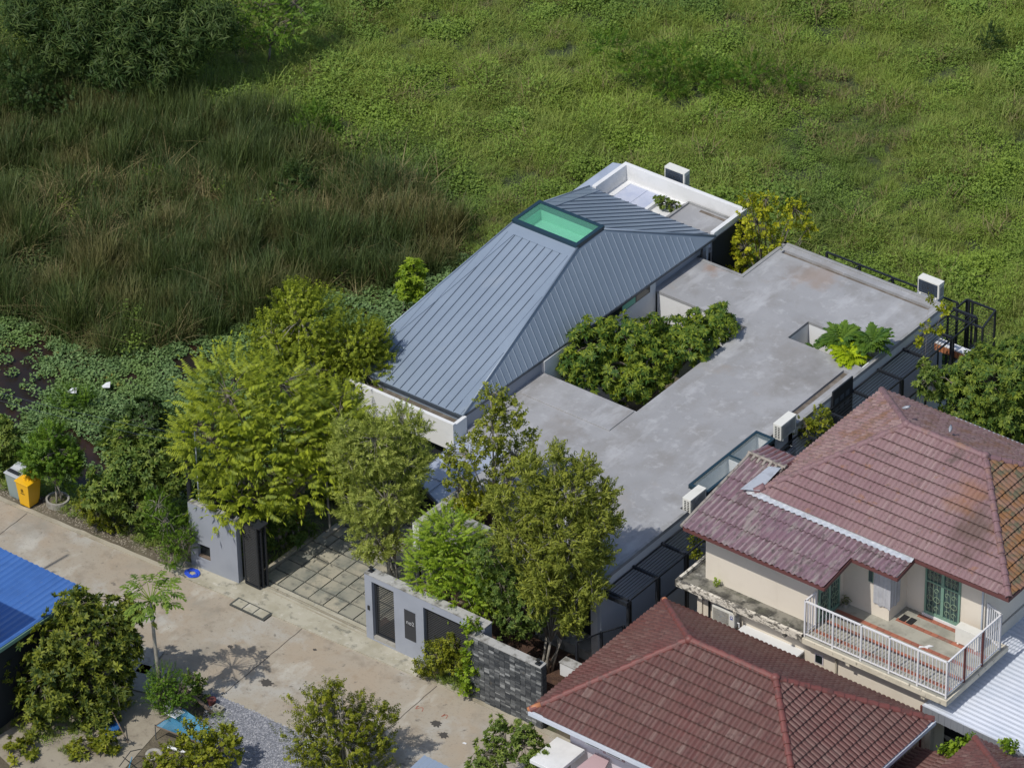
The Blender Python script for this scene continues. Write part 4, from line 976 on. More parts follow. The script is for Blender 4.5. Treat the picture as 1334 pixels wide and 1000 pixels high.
# lower wall details
win=bx(17.98,18.28,-8.745,-8.72,2.28,2.60).build('vent_window','lilac_wall',ch); bx(18.01,18.25,-8.755,-8.746,2.31,2.57).build('pane','pane_dark',win)
bx(15.45,17.6,-9.12,-8.72,2.42,2.50).build('window_hood','white_paint',ch,bevel=.01)
bx(15.55,16.9,-8.77,-8.72,2.86,2.94).build('pipe_cover','wall_slate',ch)
MB().tube([(18.75,-8.78,0),(18.75,-8.78,3.1)],.035,6).build('downpipe','cream_old',ch); MB().tube([(14.2,-8.76,0),(14.2,-8.76,3.1)],.03,6).build('downpipe','metal_dark',ch)
ac_unit('white outdoor air conditioner with blue round logo on the cream wall under the stained ledge',14.92,-8.92,2.42,0,.80,.56,.28,True)
# balcony slab
bx(17.78,22.80,-9.14,-6.06,3.12,FLR).build('balcony_slab','cream_old',ch); bx(22.06,22.80,-6.06,-5.9,3.12,FLR).build('balcony_slab','cream_old',ch)
bfl=bx(17.80,22.76,-9.08,-6.07,FLR,FLR+.006).build('balcony_floor','balcony_floor',ch)
for x in (19.3,21.9): bx(x,x+.13,-9.1,-8.7,2.98,3.12).build('bracket','cream_old',ch)
tt=mesh_from(MB().box(-.115,.115,-.07,.07,0,.012),'floor_tile','terracotta')
for yy,xa,xb in ((-8.62,17.95,22.65),(-8.05,17.95,22.65),(-7.45,17.95,22.6),(-6.75,19.6,22.6),(-6.22,20.0,22.0)):
    x=xa
    while x<xb:
        if not (yy>-7.0 and x<19.4): share('floor_tile',tt,bfl,(x,yy,FLR+.006))
        x+=.24
# railings
def railing(parent,pts,posts,nb,z0=FLR,h=1.28,rusty=()):
    for (a,b) in zip(pts[:-1],pts[1:]):
        A=V_((*a,0));B=V_((*b,0)); up=V_((0,0,1))
        MB().beam(A+up*(z0+h),B+up*(z0+h),.05,.04).build('top_rail','rail_white',parent); MB().beam(A+up*(z0+.10),B+up*(z0+.10),.035,.03).build('bottom_rail','rail_white',parent)
bal=mesh_from(MB().box(-.011,.011,-.011,.011,.10,1.27),'baluster','rail_white'); pst=mesh_from(MB().box(-.026,.026,-.026,.026,0,1.30),'post','rail_white'); rst=mesh_from(MB().box(-.026,.026,-.026,.026,-.14,1.28),'post','rust_brown')
rl_=thing('balcony_railing','white steel railing with thin upright bars round the cream house balcony','railing',(20,-9,FLR))
RP=[(17.80,-8.48),(17.80,-9.02),(22.70,-9.02),(22.70,-6.22),(22.12,-6.0)]
railing(rl_,RP,0,0)
def bars(a,b,nbay,k,rust=()):
    A=V_((*a,FLR));B=V_((*b,FLR))
    for i in range(nbay+1):
        o=share('post',rst if i in rust else pst,rl_,A.lerp(B,i/nbay))
        if i in rust: o['label']='rusty brown post'
        if i<nbay:
            for j in range(1,k): share('baluster',bal,rl_,A.lerp(B,(i+j/k)/nbay))
bars(RP[1],RP[2],5,8); bars(RP[2],RP[3],3,8,(1,2)); bars(RP[0],RP[1],1,4); bars(RP[3],RP[4],1,6)
# green doors with scroll grilles
def door(x0,x1,z0,z1,y,rot=False):
    def B(a0,a1,b0,b1,c0,c1):  # a: along wall, b: depth (towards viewer negative), c: z
        return MB().box(a0,a1,b0,b1,c0,c1) if not rot else MB().box(-b1,-b0,a0,a1,c0,c1)
    fr=MB(); xm=(x0+x1)/2
    for q in ((x0,x0+.06,z0,z1),(x1-.06,x1,z0,z1),(xm-.05,xm+.05,z0,z1),(x0+.06,xm-.05,z1-.06,z1),(xm+.05,x1-.06,z1-.06,z1),(x0+.06,xm-.05,z0,z0+.10),(xm+.05,x1-.06,z0,z0+.10),(x0+.06,xm-.05,z0+.52*(z1-z0),z0+.52*(z1-z0)+.06),(xm+.05,x1-.06,z0+.52*(z1-z0),z0+.52*(z1-z0)+.06)):
        b=B(q[0],q[1],y-.05,y-.005,q[2],q[3]); fr.add(b.v,b.f)
    f=fr.build('green_door','green_frame',ch); B(x0+.06,x1-.06,y-.012,y-.008,z0+.1,z1-.06).build('pane','green_pane',f)
    g=MB(); zm=z0+.52*(z1-z0)
    for (xa,xb) in ((x0+.06,xm-.05),(xm+.05,x1-.06)):
        for (za,zb) in ((z0+.10,zm),(zm+.06,z1-.06)):
            for fx in (.27,.73):
                cx=xa+(xb-xa)*fx; rr=(xb-xa)*.20
                for (cz,r2) in ((za+(zb-za)*.5,rr),(za+(zb-za)*.80,rr*.75),(za+(zb-za)*.2,rr*.75)):
                    pts=[]
                    for a in range(15):
                        an=a*math.pi/7*(1 if cz==za+(zb-za)*.5 else .72); u=cx+r2*math.cos(an); w=cz+r2*math.sin(an)
                        pts.append((u,y-.06,w) if not rot else (-(y-.06),u,w))
                    g.tube(pts,.008,4,cap=False)
            for fx in (.25,.5,.75):
                u=xa+(xb-xa)*fx; g_=[(u,y-.055,za),(u,y-.055,zb)] if not rot else [(-(y-.055),u,za),(-(y-.055),u,zb)]; g.tube(g_,.007,4)
    g.build('scroll_grille','grille_gold',f)
door(20.0,21.22,FLR+.10,5.62,-6.06)
bx(19.95,21.27,-6.14,-6.061,FLR+.007,FLR+.10).build('door_sill','white_paint',ch)
# side door facing right on the left bay (wall x = 17.75)
door(-8.30,-7.25,FLR+.06,5.35,-17.76,rot=True)
wn_=bx(18.62,18.78,-7.0,-6.981,4.45,5.5).build('slit_window','green_frame',ch); bx(18.64,18.76,-7.006,-7.001,4.48,5.47).build('pane','green_pane',wn_)
ct=thing('hanging_sheet','pale blue grey sheet hung over the wall corner on the cream house balcony','sheet',(19.1,-7,3.8))
m=MB(); n=22; vs=[]
for i in range(n+1):
    t_=i/n*1.1
    if t_<.55: x=18.83+t_; y=-7.03
    else: x=19.41; y=-7.03+(t_-.55)
    k=.018*math.sin(i*1.9)
    vs+=[(x+(k if t_>=.55 else 0),y-(k if t_<.55 else 0),3.78+.03*math.sin(i)),(x,y,5.62),(x-.012 if t_>=.55 else x,y+.012 if t_<.55 else y,5.62),(x-.012 if t_>=.55 else x,y+.012 if t_<.55 else y,3.78)]
m.add(vs,[(4*i+j,4*i+4+j,4*i+4+(j+1)%4,4*i+(j+1)%4) for i in range(n) for j in range(4)]); m.build('cloth','curtain',ct)
ac_unit('white outdoor air conditioner on the balcony floor of the cream house',21.88,-6.55,FLR+.01,math.pi)
MB().tube([(22.0,-6.10,5.85),(21.75,-6.10,5.6),(21.92,-6.12,5.3),(21.98,-6.10,5.2),(21.98,-6.10,FLR)],.028,6).build('downpipe','wall_slate',ch)
sh=thing('doormat','small dark mat on the balcony floor by the hanging sheet','mat',(19.75,-6.6,FLR)); bx(19.55,19.75,-6.75,-6.45,FLR+.013,FLR+.03).build('mat_half','iron',sh); bx(19.80,20.0,-6.75,-6.45,FLR+.013,FLR+.03).build('mat_half','iron',sh)
rg=thing('rag','small white rag lying on the balcony floor behind the railing','rag',(20.9,-7.4,FLR))
m=MB(); pts=[(20.75,-7.45),(20.88,-7.40),(20.95,-7.25),(21.08,-7.22),(21.0,-7.36),(21.02,-7.42),(20.9,-7.42),(20.78,-7.55)]
m.prism(pts,FLR+.014,FLR+.04); m.build('cloth','plastic_white',rg)
# white corrugated car port roof at the right
wr=thing('car_port','white corrugated metal car port roof beside the cream house balcony, curved at its far edge','car port',(24,-6,0))
def wz(x): 
    return 2.72-.03*(x-22) if x<25.0 else 2.63-.55*((x-25.0)/.75)**2
m0=-9.02
for j in range(8):
    y0=m0+.95*j; n=int(.95/.19*4); m=MB(); xsn=[21.95,23.5,25.0,25.2,25.4,25.55,25.68,25.75]; vs=[]
    for i in range(n+1):
        y=y0+.95*i/n; w=.018 if (i%4) in (1,2) else 0
        for x in xsn: vs.append((x,y,wz(x)+w))
    k=len(xsn); m.add(vs,[(i*k+q,i*k+q+1,(i+1)*k+q+1,(i+1)*k+q) for i in range(n) for q in range(k-1)])
    m.build('roof_sheet','white_sheet',wr)
fs_=mesh_from(MB().box(-.105,.105,-.012,.012,-.36,0).box(-.02,.02,-.024,-.012,-.36,0),'fascia_sheet','grey_sheet')
for i in range(17): share('fascia_sheet',fs_,wr,(22.06+.213*i,-9.05,wz(22.06+.213*i)+.0))
MB().beam((21.95,-9.05,2.735),(25.2,-9.05,2.64),.05,.03).build('edge_trim','white_sheet',wr)
bx(22.02,22.22,-9.0,-8.8,0,2.5).build('post','cream_old',wr); MB().tube([(21.85,-8.95,0),(21.85,-8.95,2.6)],.04,6).build('downpipe','rust_brown',wr)
bx(22.3,24.0,-8.4,-8.3,0,2.2).build('back_wall','interior_dark',wr)
ifc=thing('iron_fence','thin pale wire fence below the cream wall, between the houses','fence',(21,-9.2,0))
for k in range(14): MB().box(19.9+.14*k,19.91+.14*k,-9.3,-9.29,0,1.9).build('bar','rail_white',ifc)
MB().beam((19.9,-9.3,1.6),(21.8,-9.3,1.6),.02,.02).build('rail','rail_white',ifc)

# ================================================================== BLUE ROOFED SHED
bs=thing('blue_roof_shed','shed with bright blue corrugated metal roof across the street','shed',(-5,-21.5,0))
bp_=MB().slabpoly([(-9.5,-19.42,2.90),(-.95,-19.42,2.90),(-.95,-25.5,3.12),(-9.5,-25.5,3.12)],.04).build('roof','metal_edge',bs)
X=-9.5
while X<-1.0:
    x1=min(X+.76,-.92); n=14; m=MB(); vs=[]
    prof=[0,0,.035,.035,0,0,0,.035,.035,0,0,.0,.035,.035,0]
    for i in range(15):
        x=X+(x1-X)*i/14; w=.032*max(0,math.sin(2*math.pi*(x+9.5)/.211))**.6 if math.sin(2*math.pi*(x+9.5)/.211)>0 else 0
        vs+=[(x,-19.38,2.91+w),(x,-25.5,3.13+w),(x,-19.38,2.89+w)]
    n=14; hole = X<-3.9 and X>-4.9
    m.add(vs,[(3*i,3*i+1,3*i+4,3*i+3) for i in range(n)]+[(3*i+2,3*i,3*i+3,3*i+5) for i in range(n)])
    m.build('roof_sheet','blue_sheet',bp_); X+=.76
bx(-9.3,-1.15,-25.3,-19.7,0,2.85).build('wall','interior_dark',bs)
MB().beam((-.92,-19.4,2.82),(-.92,-25.5,3.04),.07,.12).build('edge_gutter','green_frame',bs)
pch=thing('roof_patch','square cement patch with white frame on the blue roof','patch',(-4.0,-20.7,3.0))
bx(-4.6,-3.75,-21.2,-20.6,2.97,3.03).build('cement','cement',pch); bx(-4.55,-4.0,-21.15,-20.75,3.03,3.06).build('frame','plastic_white',pch); bx(-4.5,-4.05,-21.1,-20.8,3.061,3.066).build('pane','pane_blue',pch)
sc=thing('neighbour_house','taller plain house just outside the view that shades the blue roof','house',(-6,-27,0))
bx(-10,-1.6,-31,-24.75,0,7.2).build('wall','lilac_wall',sc); MB().slabpoly([(-10.2,-31.2,7.45),(-1.4,-31.2,7.45),(-1.4,-24.6,7.45),(-10.2,-24.6,7.45)],.25).build('roof','roof_concrete',sc)
up_=thing('utility_pole','concrete utility pole with crossarm beyond the blue roofed shed','pole',(-6.1,-26.4,0))
MB().tube([(-6.1,-22.2,2.9),(-6.1,-22.2,9.3)],[.07,.045],8).build('shaft','pole_concrete',up_); MB().beam((-6.8,-22.2,6.3),(-5.4,-22.2,6.3),.1,.1).build('crossarm','pole_concrete',up_)
MB().tube([(-6.1,-22.2,0),(-6.1,-22.2,2.9)],[.15,.13],8).build('shaft','pole_concrete',up_)
# ================================================================== FOLIAGE
def nrmz(v): return v/np.maximum(np.linalg.norm(v,axis=-1,keepdims=True),1e-9)
def leafq(b, d, up, ln, wd, droop=0., fold=.25):
    d=nrmz(np.array(d,float)); up=np.array(up,float); s=nrmz(np.cross(d,up)); n=np.cross(s,d)
    mid=b+d*ln*.45; tip=b+d*ln-np.array([0,0,droop*ln])
    return [b, mid+s*wd/2+n*wd*fold, tip, mid-s*wd/2+n*wd*fold]
def t_whorl(n, ln, wd, tilt, droop, seed=0, layers=1):
    R=np.random.default_rng(seed); out=[]
    for L in range(layers):
        for i in range(n):
            a=2*math.pi*(i+.5*L)/n+R.normal(0,.2); t=tilt+R.normal(0,.18)+L*.5
            d=np.array([math.cos(a)*math.cos(t),math.sin(a)*math.cos(t),math.sin(t)]); l=ln*R.uniform(.75,1.15)
            out.append(leafq(np.array([0,0,-L*.05])+d*.012,d,(0,0,1),l,wd*R.uniform(.8,1.2),droop*R.uniform(.5,1.5)))
    return np.array(out)
def t_twig(n, L, ln, wd, tilt=.5, droop=.2, seed=0, curve=0.):
    R=np.random.default_rng(seed); out=[]
    for i in range(n):
        t=(i+.5)/n; a=i*2.4+R.normal(0,.3); tt=tilt+R.normal(0,.25)
        b=np.array([curve*t*t*L,0,L*(t-.5)]); d=np.array([math.cos(a)*math.cos(tt),math.sin(a)*math.cos(tt),math.sin(tt)])
        out.append(leafq(b,d,(0,0,1),ln*R.uniform(.7,1.15),wd*R.uniform(.8,1.2),droop))
    return np.array(out)
def t_frond(L, n, ln, wd, hang=.5, arch=.35, seed=0):
    """pinnate leaf along +x, arching, leaflets hanging on both sides"""
    R=np.random.default_rng(seed); out=[]
    for i in range(n):
        t=.15+.85*(i+.5)/n; b=np.array([L*t,0,arch*L*(t-.9*t*t)-.25*L*t*t*0])
        f=math.sin(math.pi*min(1,.25+t*.8))**.5
        for s in (-1,1):
            d=np.array([.35,s*(1-hang*.5),-hang+R.normal(0,.1)]); out.append(leafq(b,d,(0,0,1),ln*f*R.uniform(.85,1.1),wd,0,.1))
    out.append(leafq(np.array([L,0,arch*L*.1]),(1,0,-.4),(0,0,1),ln,wd))
    return np.array(out)
def t_lobed(L, seed=0, n=8):
    """large deeply lobed leaf held out along +x (papaya, breadfruit)"""
    R=np.random.default_rng(seed); out=[]
    for i in range(n):
        t=i/(n-1)
        for s in (-1,1):
            a=s*(1.2-.85*t); l=L*(.20+.25*math.sin(math.pi*min(1,t+.15)))*R.uniform(.85,1.1); b=np.array([L*(.08+.75*t),0,.16*L*math.sin(t*2.6)-.18*L*t*t])
            out.append(leafq(b,(math.cos(a),math.sin(a),-.22),(0,0,1),l,L*.15,.15,.12))
    out.append(leafq(np.array([L*.1,0,0]),(1,0,.0),(0,0,1),L*.95,L*.2,.22,.1))
    return np.array(out)
TPL={
 'mango':[t_whorl(9,.21,.058,.25,.35,s,2) for s in range(4)],
 'mango_s':[t_whorl(8,.16,.045,.2,.35,s,2) for s in range(4)],
 'frond':[t_frond(.62,10,.19,.05,.75,.30,s) for s in range(4)],
 'small':[t_twig(22,.36,.075,.042,.3,.2,s) for s in range(4)],
 'tiny':[t_twig(34,.34,.045,.024,.4,.1,s) for s in range(4)],
 'feather':[t_twig(26,.34,.12,.026,.75,.05,s) for s in range(4)],
 'weep':[t_twig(18,.42,.145,.042,-.7,.3,s,.3) for s in range(4)],
 'moringa':[t_twig(46,.42,.06,.028,.1,.2,s) for s in range(4)],
 'shrub':[t_whorl(8,.17,.055,.45,.2,s,2) for s in range(4)],
 'bamboo':[t_twig(14,.6,.30,.042,-.15,.6,s,.4) for s in range(4)],
 'lobed':[t_lobed(.62,s) for s in range(4)],
 'papaya':[t_lobed(.5,s,6) for s in range(4)],
 'round':[t_twig(9,.22,.10,.085,.5,.1,s) for s in range(4)],
 'strap':[t_whorl(12,.62,.05,.7,.6,s) for s in range(3)],
}
def rotmats(dirs, roll):
    """matrices taking local +z to dirs"""
    z=nrmz(dirs); a=np.where(np.abs(z[:,2:3])<.95,np.array([[0,0,1.]]),np.array([[1.,0,0]])); x=nrmz(np.cross(a,z)); y=np.cross(z,x)
    c,s=np.cos(roll)[:,None],np.sin(roll)[:,None]; X=x*c+y*s; Y=-x*s+y*c
    return np.stack([X,Y,z],-1)
def leaves(name, mt, parent, pts, dirs, tpl, smin=.8, smax=1.25, tmean=.42, tsd=.22, frondlike=False, kind=None):
    T=TPL[tpl]; k=len(T); V=[]; TT=[]
    idx=rng.integers(0,k,len(pts)); sc=rng.uniform(smin,smax,len(pts)); cl=rng.normal(0,.2,len(pts))
    for j in range(k):
        q=idx==j
        if not q.any(): continue
        if frondlike:
            h=dirs[q]; a=np.arctan2(h[:,1],h[:,0])+rng.normal(0,.5,q.sum()); e=np.clip(h[:,2],-.5,.9)*.7
            X=np.stack([np.cos(a)*np.cos(e),np.sin(a)*np.cos(e),np.sin(e)],-1); Y=np.stack([-np.sin(a),np.cos(a),0*a],-1); Z=np.cross(X,Y); M=np.stack([X,Y,Z],-1)
        else: M=rotmats(dirs[q],rng.uniform(0,6.28,q.sum()))
        v=np.einsum('nij,lkj->nlki',M*sc[q][:,None,None],T[j])+pts[q][:,None,None,:]
        V.append(v.reshape(-1,3)); L=len(T[j]); tt=np.clip(rng.normal(tmean,tsd,(q.sum(),L))+cl[q][:,None],0,1); TT.append(np.repeat(tt.ravel(),4))
    V=np.concatenate(V); TT=np.concatenate(TT); F=np.arange(len(V)).reshape(-1,4)
    o=np_mesh(name,V,F,mt,TT,parent)
    if kind: o['kind']=kind
    return o
NH=nrmz(np.array([FW[0],FW[1],0.]))
def onplane(px,py,base,fwd=0.):
    """point on the sight line at the distance of an upright plane through base (fwd metres nearer the street side)"""
    d=FW+RT*(px-667)/FPX-UP*(py-500)/FPX; b=np.array(base,float)-NH*fwd
    return CP+d*(((b-CP)@NH)/(d@NH))
LEAFCOUNT=[0]
def plant(name, label, cat, base, lobes, tpl, mt, dens=40, bark='bark', tr=.07, stems=1, group=None, smin=.8, smax=1.25, tmean=.42, tsd=.22, inner=.25, frondlike=False, crown='crown', squash=.9, bare=0.25, rough=.35, trunk=True, seed=None):
    base=np.array([*base[:2],base[2] if len(base)>2 else 0.],float) if len(base)==3 or not hasattr(base,'px') else base
    t=thing(name,label,cat,tuple(base),group)
    C_=[]; pts=[]; dirs=[]
    for lb in lobes:
        px,py,r=lb[:3]; fwd=lb[3] if len(lb)>3 else 0.; ry=lb[4] if len(lb)>4 else r
        c=onplane(px,py,base,fwd); dep=(c-CP)@FW; R=r*dep/FPX; RZ=ry*dep/FPX/.9
        n=int(dens*12.6*((R*R*2+RZ*RZ)/3)*.55)+6
        u=nrmz(rng.normal(0,1,(n,3))); rr=rng.uniform(inner,1,n)**.42
        k=np.array([noise.noise(Vector((*(q*2.1+c*.3),))) for q in u]); rr=rr*(1+rough*k)
        p=c+u*np.array([R,R,RZ*squash])*rr[:,None]
        keep=(p[:,2]>base[2]+.06)
        p=p[keep]; u=u[keep]; pts.append(p); d=nrmz(u+np.array([0,0,.55])+rng.normal(0,.35,u.shape)); dirs.append(d); C_.append((c,R))
    pts=np.concatenate(pts); dirs=np.concatenate(dirs)
    leaves(crown,mt,t,pts,dirs,tpl,smin,smax,tmean,tsd,frondlike)
    LEAFCOUNT[0]+=len(pts)
    if trunk:
        m=MB(); tb=Vector(base); cc=Vector(np.mean([c for c,_ in C_],0))
        low=min(c[2]-R*.6 for c,R in C_); ends={}
        for s in range(stems):
            sb=tb+Vector((random.uniform(-.18,.18),random.uniform(-.18,.18),0))*(0 if stems==1 else 1)
            fork=Vector((sb.x*.55+cc.x*.45,sb.y*.55+cc.y*.45,max(tb.z+.25,low*.5+tb.z*.5+.3)))+Vector((random.uniform(-.2,.2),random.uniform(-.2,.2),0))*(0 if stems==1 else 1.5)
            if fork.z>cc.z-.1: fork.z=cc.z-.15
            m.tube([sb-Vector((0,0,.05)),sb.lerp(fork,.5)+Vector((random.uniform(-.06,.06),random.uniform(-.06,.06),0)),fork],[tr,tr*.85,tr*.7],7,tint=0)
            for ci,(c,R) in enumerate(C_):
                if stems>1 and random.random()<.35 and len(C_)>1: continue
                c=Vector(c)+Vector((random.uniform(-.3,.3),random.uniform(-.3,.3),random.uniform(-.2,.3)))*R
                mid=fork.lerp(c,.55)+Vector((random.uniform(-.15,.15),random.uniform(-.15,.15),.1))
                m.tube([fork,mid,c],[tr*.6,tr*.4,tr*.22],5,tint=0); ends[ci]=c
        b=m
        for ci,(c,R) in enumerate(C_):
            sel=[p for p in pts[rng.choice(len(pts),min(len(pts),int(160)),replace=False)] if np.linalg.norm(p-c)<R*1.1]
            if ci not in ends: continue
            cv=ends[ci]
            for p in sel[:int(26*bare*4)]:
                p=Vector(p); mid=cv.lerp(p,.5)+Vector((0,0,.08)); b.tube([cv,mid,p],[tr*.20+.006,tr*.12+.004,.005],3,tint=0,cap=False)
        m.build('trunk',bark,t,smooth=True)
    return t
def G(px,py,z=0): p=P(px,py,z); return (p[0],p[1],z)
T_=lambda *a,**k: plant(*a,**k)
# ---- trees and shrubs of the modern house plot
T_('shade_tree','tall tree with long drooping bright yellow green pinnate leaves behind the grey gate wall','tree',(-.1,-11.4,0),
   [(300,515,50),(350,560,60,.3),(285,575,46,.5),(395,560,44),(330,620,52,.6),(400,620,40,.3),(262,560,28,.3),(370,500,36,-.5),(305,650,34,.7),(440,560,26),(425,590,36,.2),(445,540,28)],'frond','leaf_frond',19,'bark',.10,stems=2,frondlike=True,smin=.8,smax=1.2,inner=.45,tmean=.5)
T_('shade_tree','rounded fine leaved yellow green tree, tallest and farthest of the driveway trees','tree',(-1.3,-6.6,0),
   [(400,420,52),(360,440,40),(455,450,46),(475,490,36,.4),(410,480,52,.3),(385,395,30),(480,440,26),(445,535,40,.4),(340,480,34),(492,525,24,.2),(470,505,42),(495,465,22),(495,440,18),(425,500,40,.5)],'small','leaf_small',40,'bark_pale',.10,tmean=.5,tsd=.28,rough=.45)
T_('feathery_tree','airy multi stemmed olive green tree with feathery twigs at the back of the driveway','tree',(3.9,-10.8,0),
   [(490,580,42),(530,600,34),(455,595,30),(500,640,44,.2),(470,660,34,.3),(525,650,28),(490,700,36,.4),(540,560,20),(450,560,18),(520,545,20)],'feather','leaf_feather',40,'bark_pale',.035,stems=5,tmean=.42,inner=.3)
T_('roof_tree','tall slender tree with pale trunk growing out of the porch roof planter','tree',(6.5,-9.3,2.2),
   [(640,560,26),(610,590,28),(660,540,24),(665,590,24,-.2),(640,520,20),(690,570,14),(585,600,13),(600,640,26),(660,620,30),(625,660,22,.2),(690,600,10)],'round','leaf_weep',30,'bark_pale',.055,tmean=.62,bare=.4,smin=.8,smax=1.2)
T_('yellow_shrub','low shrub with golden yellow leaves in the porch roof planter','shrub',(6.1,-9.5,2.2),
   [(616,652,20),(636,650,16),(606,662,12)],'weep','leaf_yellow',42,'bark',.02,tmean=.4)
T_('front_tree','big multi stemmed tree with small hanging olive leaves behind the stone clad wall','tree',(10.2,-11.6,0),
   [(735,640,42),(775,670,34),(700,660,36),(740,700,50,.2),(780,720,24,.1),(710,740,38,.4),(765,760,30,.4),(690,610,22),(760,610,22),(745,800,26,.5),(725,590,15),(790,640,18),(670,700,34,.1),(650,650,22),(705,770,30,.5),(795,680,16)],'weep','leaf_weep',42,'bark_pale',.05,stems=5,tmean=.5,bare=.5,inner=.2,smin=.7,smax=1.05)
T_('front_tree','bright green tree with layered feathery leaves behind the slatted wall opening','tree',(7.2,-11.9,0),
   [(590,715,42,.2),(625,740,36,.4),(560,740,30,.3),(600,770,36,.6),(560,700,22),(640,775,26,.6),(580,690,26)],'frond','leaf_fresh',60,'bark_pale',.04,stems=3,frondlike=True,smin=.45,smax=.7,tmean=.5,inner=.35)
T_('dark_shrub','deep green dense shrub in the bed between the bright feathery tree and the mesh fence','shrub',(8.8,-12.4,0),
   [(660,760,36),(690,790,34,.3),(640,720,30),(670,810,26,.4),(700,700,24)],'shrub','leaf_shrub',44,'bark',.04,smin=.6,smax=.9,tmean=.3)
T_('courtyard_tree','broad mango like tree with glossy whorled leaves filling the large courtyard','tree',(5.25,.1,0),
   [(772,455,34,.2),(822,442,32),(880,436,28,-.5),(935,424,24,-.8),(800,480,40,.3),(850,470,40,.2),(905,445,28,0),(755,478,26,.4),(830,500,26,.9),(938,410,15,-1),(790,425,14),(850,420,12),(905,412,10,-.5)],'mango','leaf_mango',31,'bark',.10,tmean=.38,tsd=.32,inner=.35,rough=.5,smin=.8,smax=1.15)
T_('mango_tree','large dense green tree at the right edge beyond the steel pergola','tree',(16.9,6.2,0),
   [(1295,495,48),(1255,520,34),(1320,530,46),(1275,545,34,.3),(1330,470,34),(1240,500,22),(1345,500,40),(1320,560,24,.4),(1262,480,22)],'mango','leaf_mango_far',34,'bark',.12,tmean=.38,tsd=.3,rough=.5,smin=.7,smax=1.05,inner=.5)
T_('yellow_tree','loose tree with lime yellow leaves behind the notch of the flat roof','tree',(4.6,7.9,0),
   [(985,290,26),(970,320,22),(1000,265,14),(1035,280,20),(965,345,16),(1005,320,20,.2),(975,262,12),(1052,300,10),(985,365,14,.2)],'round','leaf_yellow',26,'bark',.045,stems=3,tmean=.38,bare=.4,tsd=.3)
T_('sapling','bright green sapling left of the blue metal roof by the pond','sapling',(-2.9,-1.9,-.3),
   [(538,360,18),(528,378,14),(548,385,12),(540,345,9)],'shrub','leaf_fresh',46,'bark',.025,tmean=.5)
T_('block_shrub','leafy shrub growing in the opening of the white parapet block','shrub',(.8,7.2,2.9),
   [(866,265,9),(877,268,8),(858,260,6)],'shrub','leaf_shrub',60,'bark',.02,smin=.5,smax=.8,tmean=.5)
T_('climber','thin leafy climber with rusty leaves beside the roof edge air conditioner','climber',(12.0,.3,1.0),
   [(1050,556,14),(1072,548,16),(1062,572,12),(1080,560,8)],'round','leaf_olive',34,'bark',.02,tmean=.5)
T_('climber','thin yellow leaved climber over the back end of the steel pergola','climber',(11.9,5.9,0),
   [(1230,403,8),(1208,428,7),(1196,445,6),(1225,430,5),(1212,392,5)],'round','leaf_yellow',26,'bark_pale',.014,tmean=.25,bare=.8)
T_('fence_shrub','small green shrub against the house wall under the pergola','shrub',(12.1,4.6,0),[(1205,478,9),(1218,486,9)],'shrub','leaf_shrub',40,'bark',.02,tmean=.45)
T_('fence_shrub','dark green shrub in the gap between the cream house and the screen fence','shrub',(13.3,2.5,0),[(1100,600,14),(1210,500,18)],'shrub','leaf_shrub',30,'bark',.02,tmean=.3)
T_('gap_shrub','small wild plant in the dark gap beside the lean-to roof','shrub',(12.9,-5.6,0),[(908,700,10),(903,720,8)],'round','leaf_olive',30,'bark',.012,tmean=.4,trunk=False)
# rosette plants of the small court
def rosette(label,x,y,z0,ht,n,mt,s,grp):
    t=thing('broadleaf_plant',label,'plant',(x,y,z0),grp)
    a=rng.uniform(0,6.28,n); e=rng.uniform(-.35,1.3,n); d=np.stack([np.cos(a)*np.cos(e),np.sin(a)*np.cos(e),np.sin(e)],-1)
    leaves('leaf_crown',mt,t,np.tile(np.array([[x,y,z0+ht]]),(n,1))+d*.04,d,'lobed',s*.85,s*1.15,.5,.15,True)
    m=MB(); m.tube([(x,y,z0),(x+.03,y,z0+ht*.5),(x,y,z0+ht)],[.04,.032,.025],6); m.build('stem','bark_pale',t,smooth=True)
rosette('dark broad lobed leaf plant at the back left of the small roof court',10.0,4.15,0,3.4,36,'leaf_broad',1.1,'plants in the small roof court')
rosette('dark broad lobed leaf plant beside the outer parapet of the small roof court',11.12,4.3,0,3.7,36,'leaf_broad',1.05,'plants in the small roof court')
rosette('bright yellow green lobed leaf plant in the small roof court',10.55,3.75,0,3.3,30,'leaf_bright',1.05,'plants in the small roof court')
rosette('low dark broad lobed leaf plant at the left end of the small roof court',9.25,3.8,0,3.0,14,'leaf_broad',.5,'plants in the small roof court')
# undergrowth behind the gate
T_('garden_shrub','shaded dark green shrubs along the left kerb of the driveway','shrub',(-.9,-11.8,0),[(350,690,28),(385,690,24,-.3),(335,660,24),(365,665,24)],'shrub','leaf_shrub',34,'bark',.02,tmean=.25)
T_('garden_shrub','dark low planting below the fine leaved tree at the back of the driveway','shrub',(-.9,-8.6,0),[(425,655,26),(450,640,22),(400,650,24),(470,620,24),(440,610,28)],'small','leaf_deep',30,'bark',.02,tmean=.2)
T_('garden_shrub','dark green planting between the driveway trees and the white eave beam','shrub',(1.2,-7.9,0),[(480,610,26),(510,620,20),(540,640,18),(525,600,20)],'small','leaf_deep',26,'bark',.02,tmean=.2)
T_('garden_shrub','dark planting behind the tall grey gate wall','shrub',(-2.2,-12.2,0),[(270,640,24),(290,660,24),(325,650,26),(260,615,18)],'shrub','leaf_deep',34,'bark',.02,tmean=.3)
t=thing('red_cordyline','small plant with drooping red and yellow leaves under the driveway trees','plant',(.1,-10.9,0))
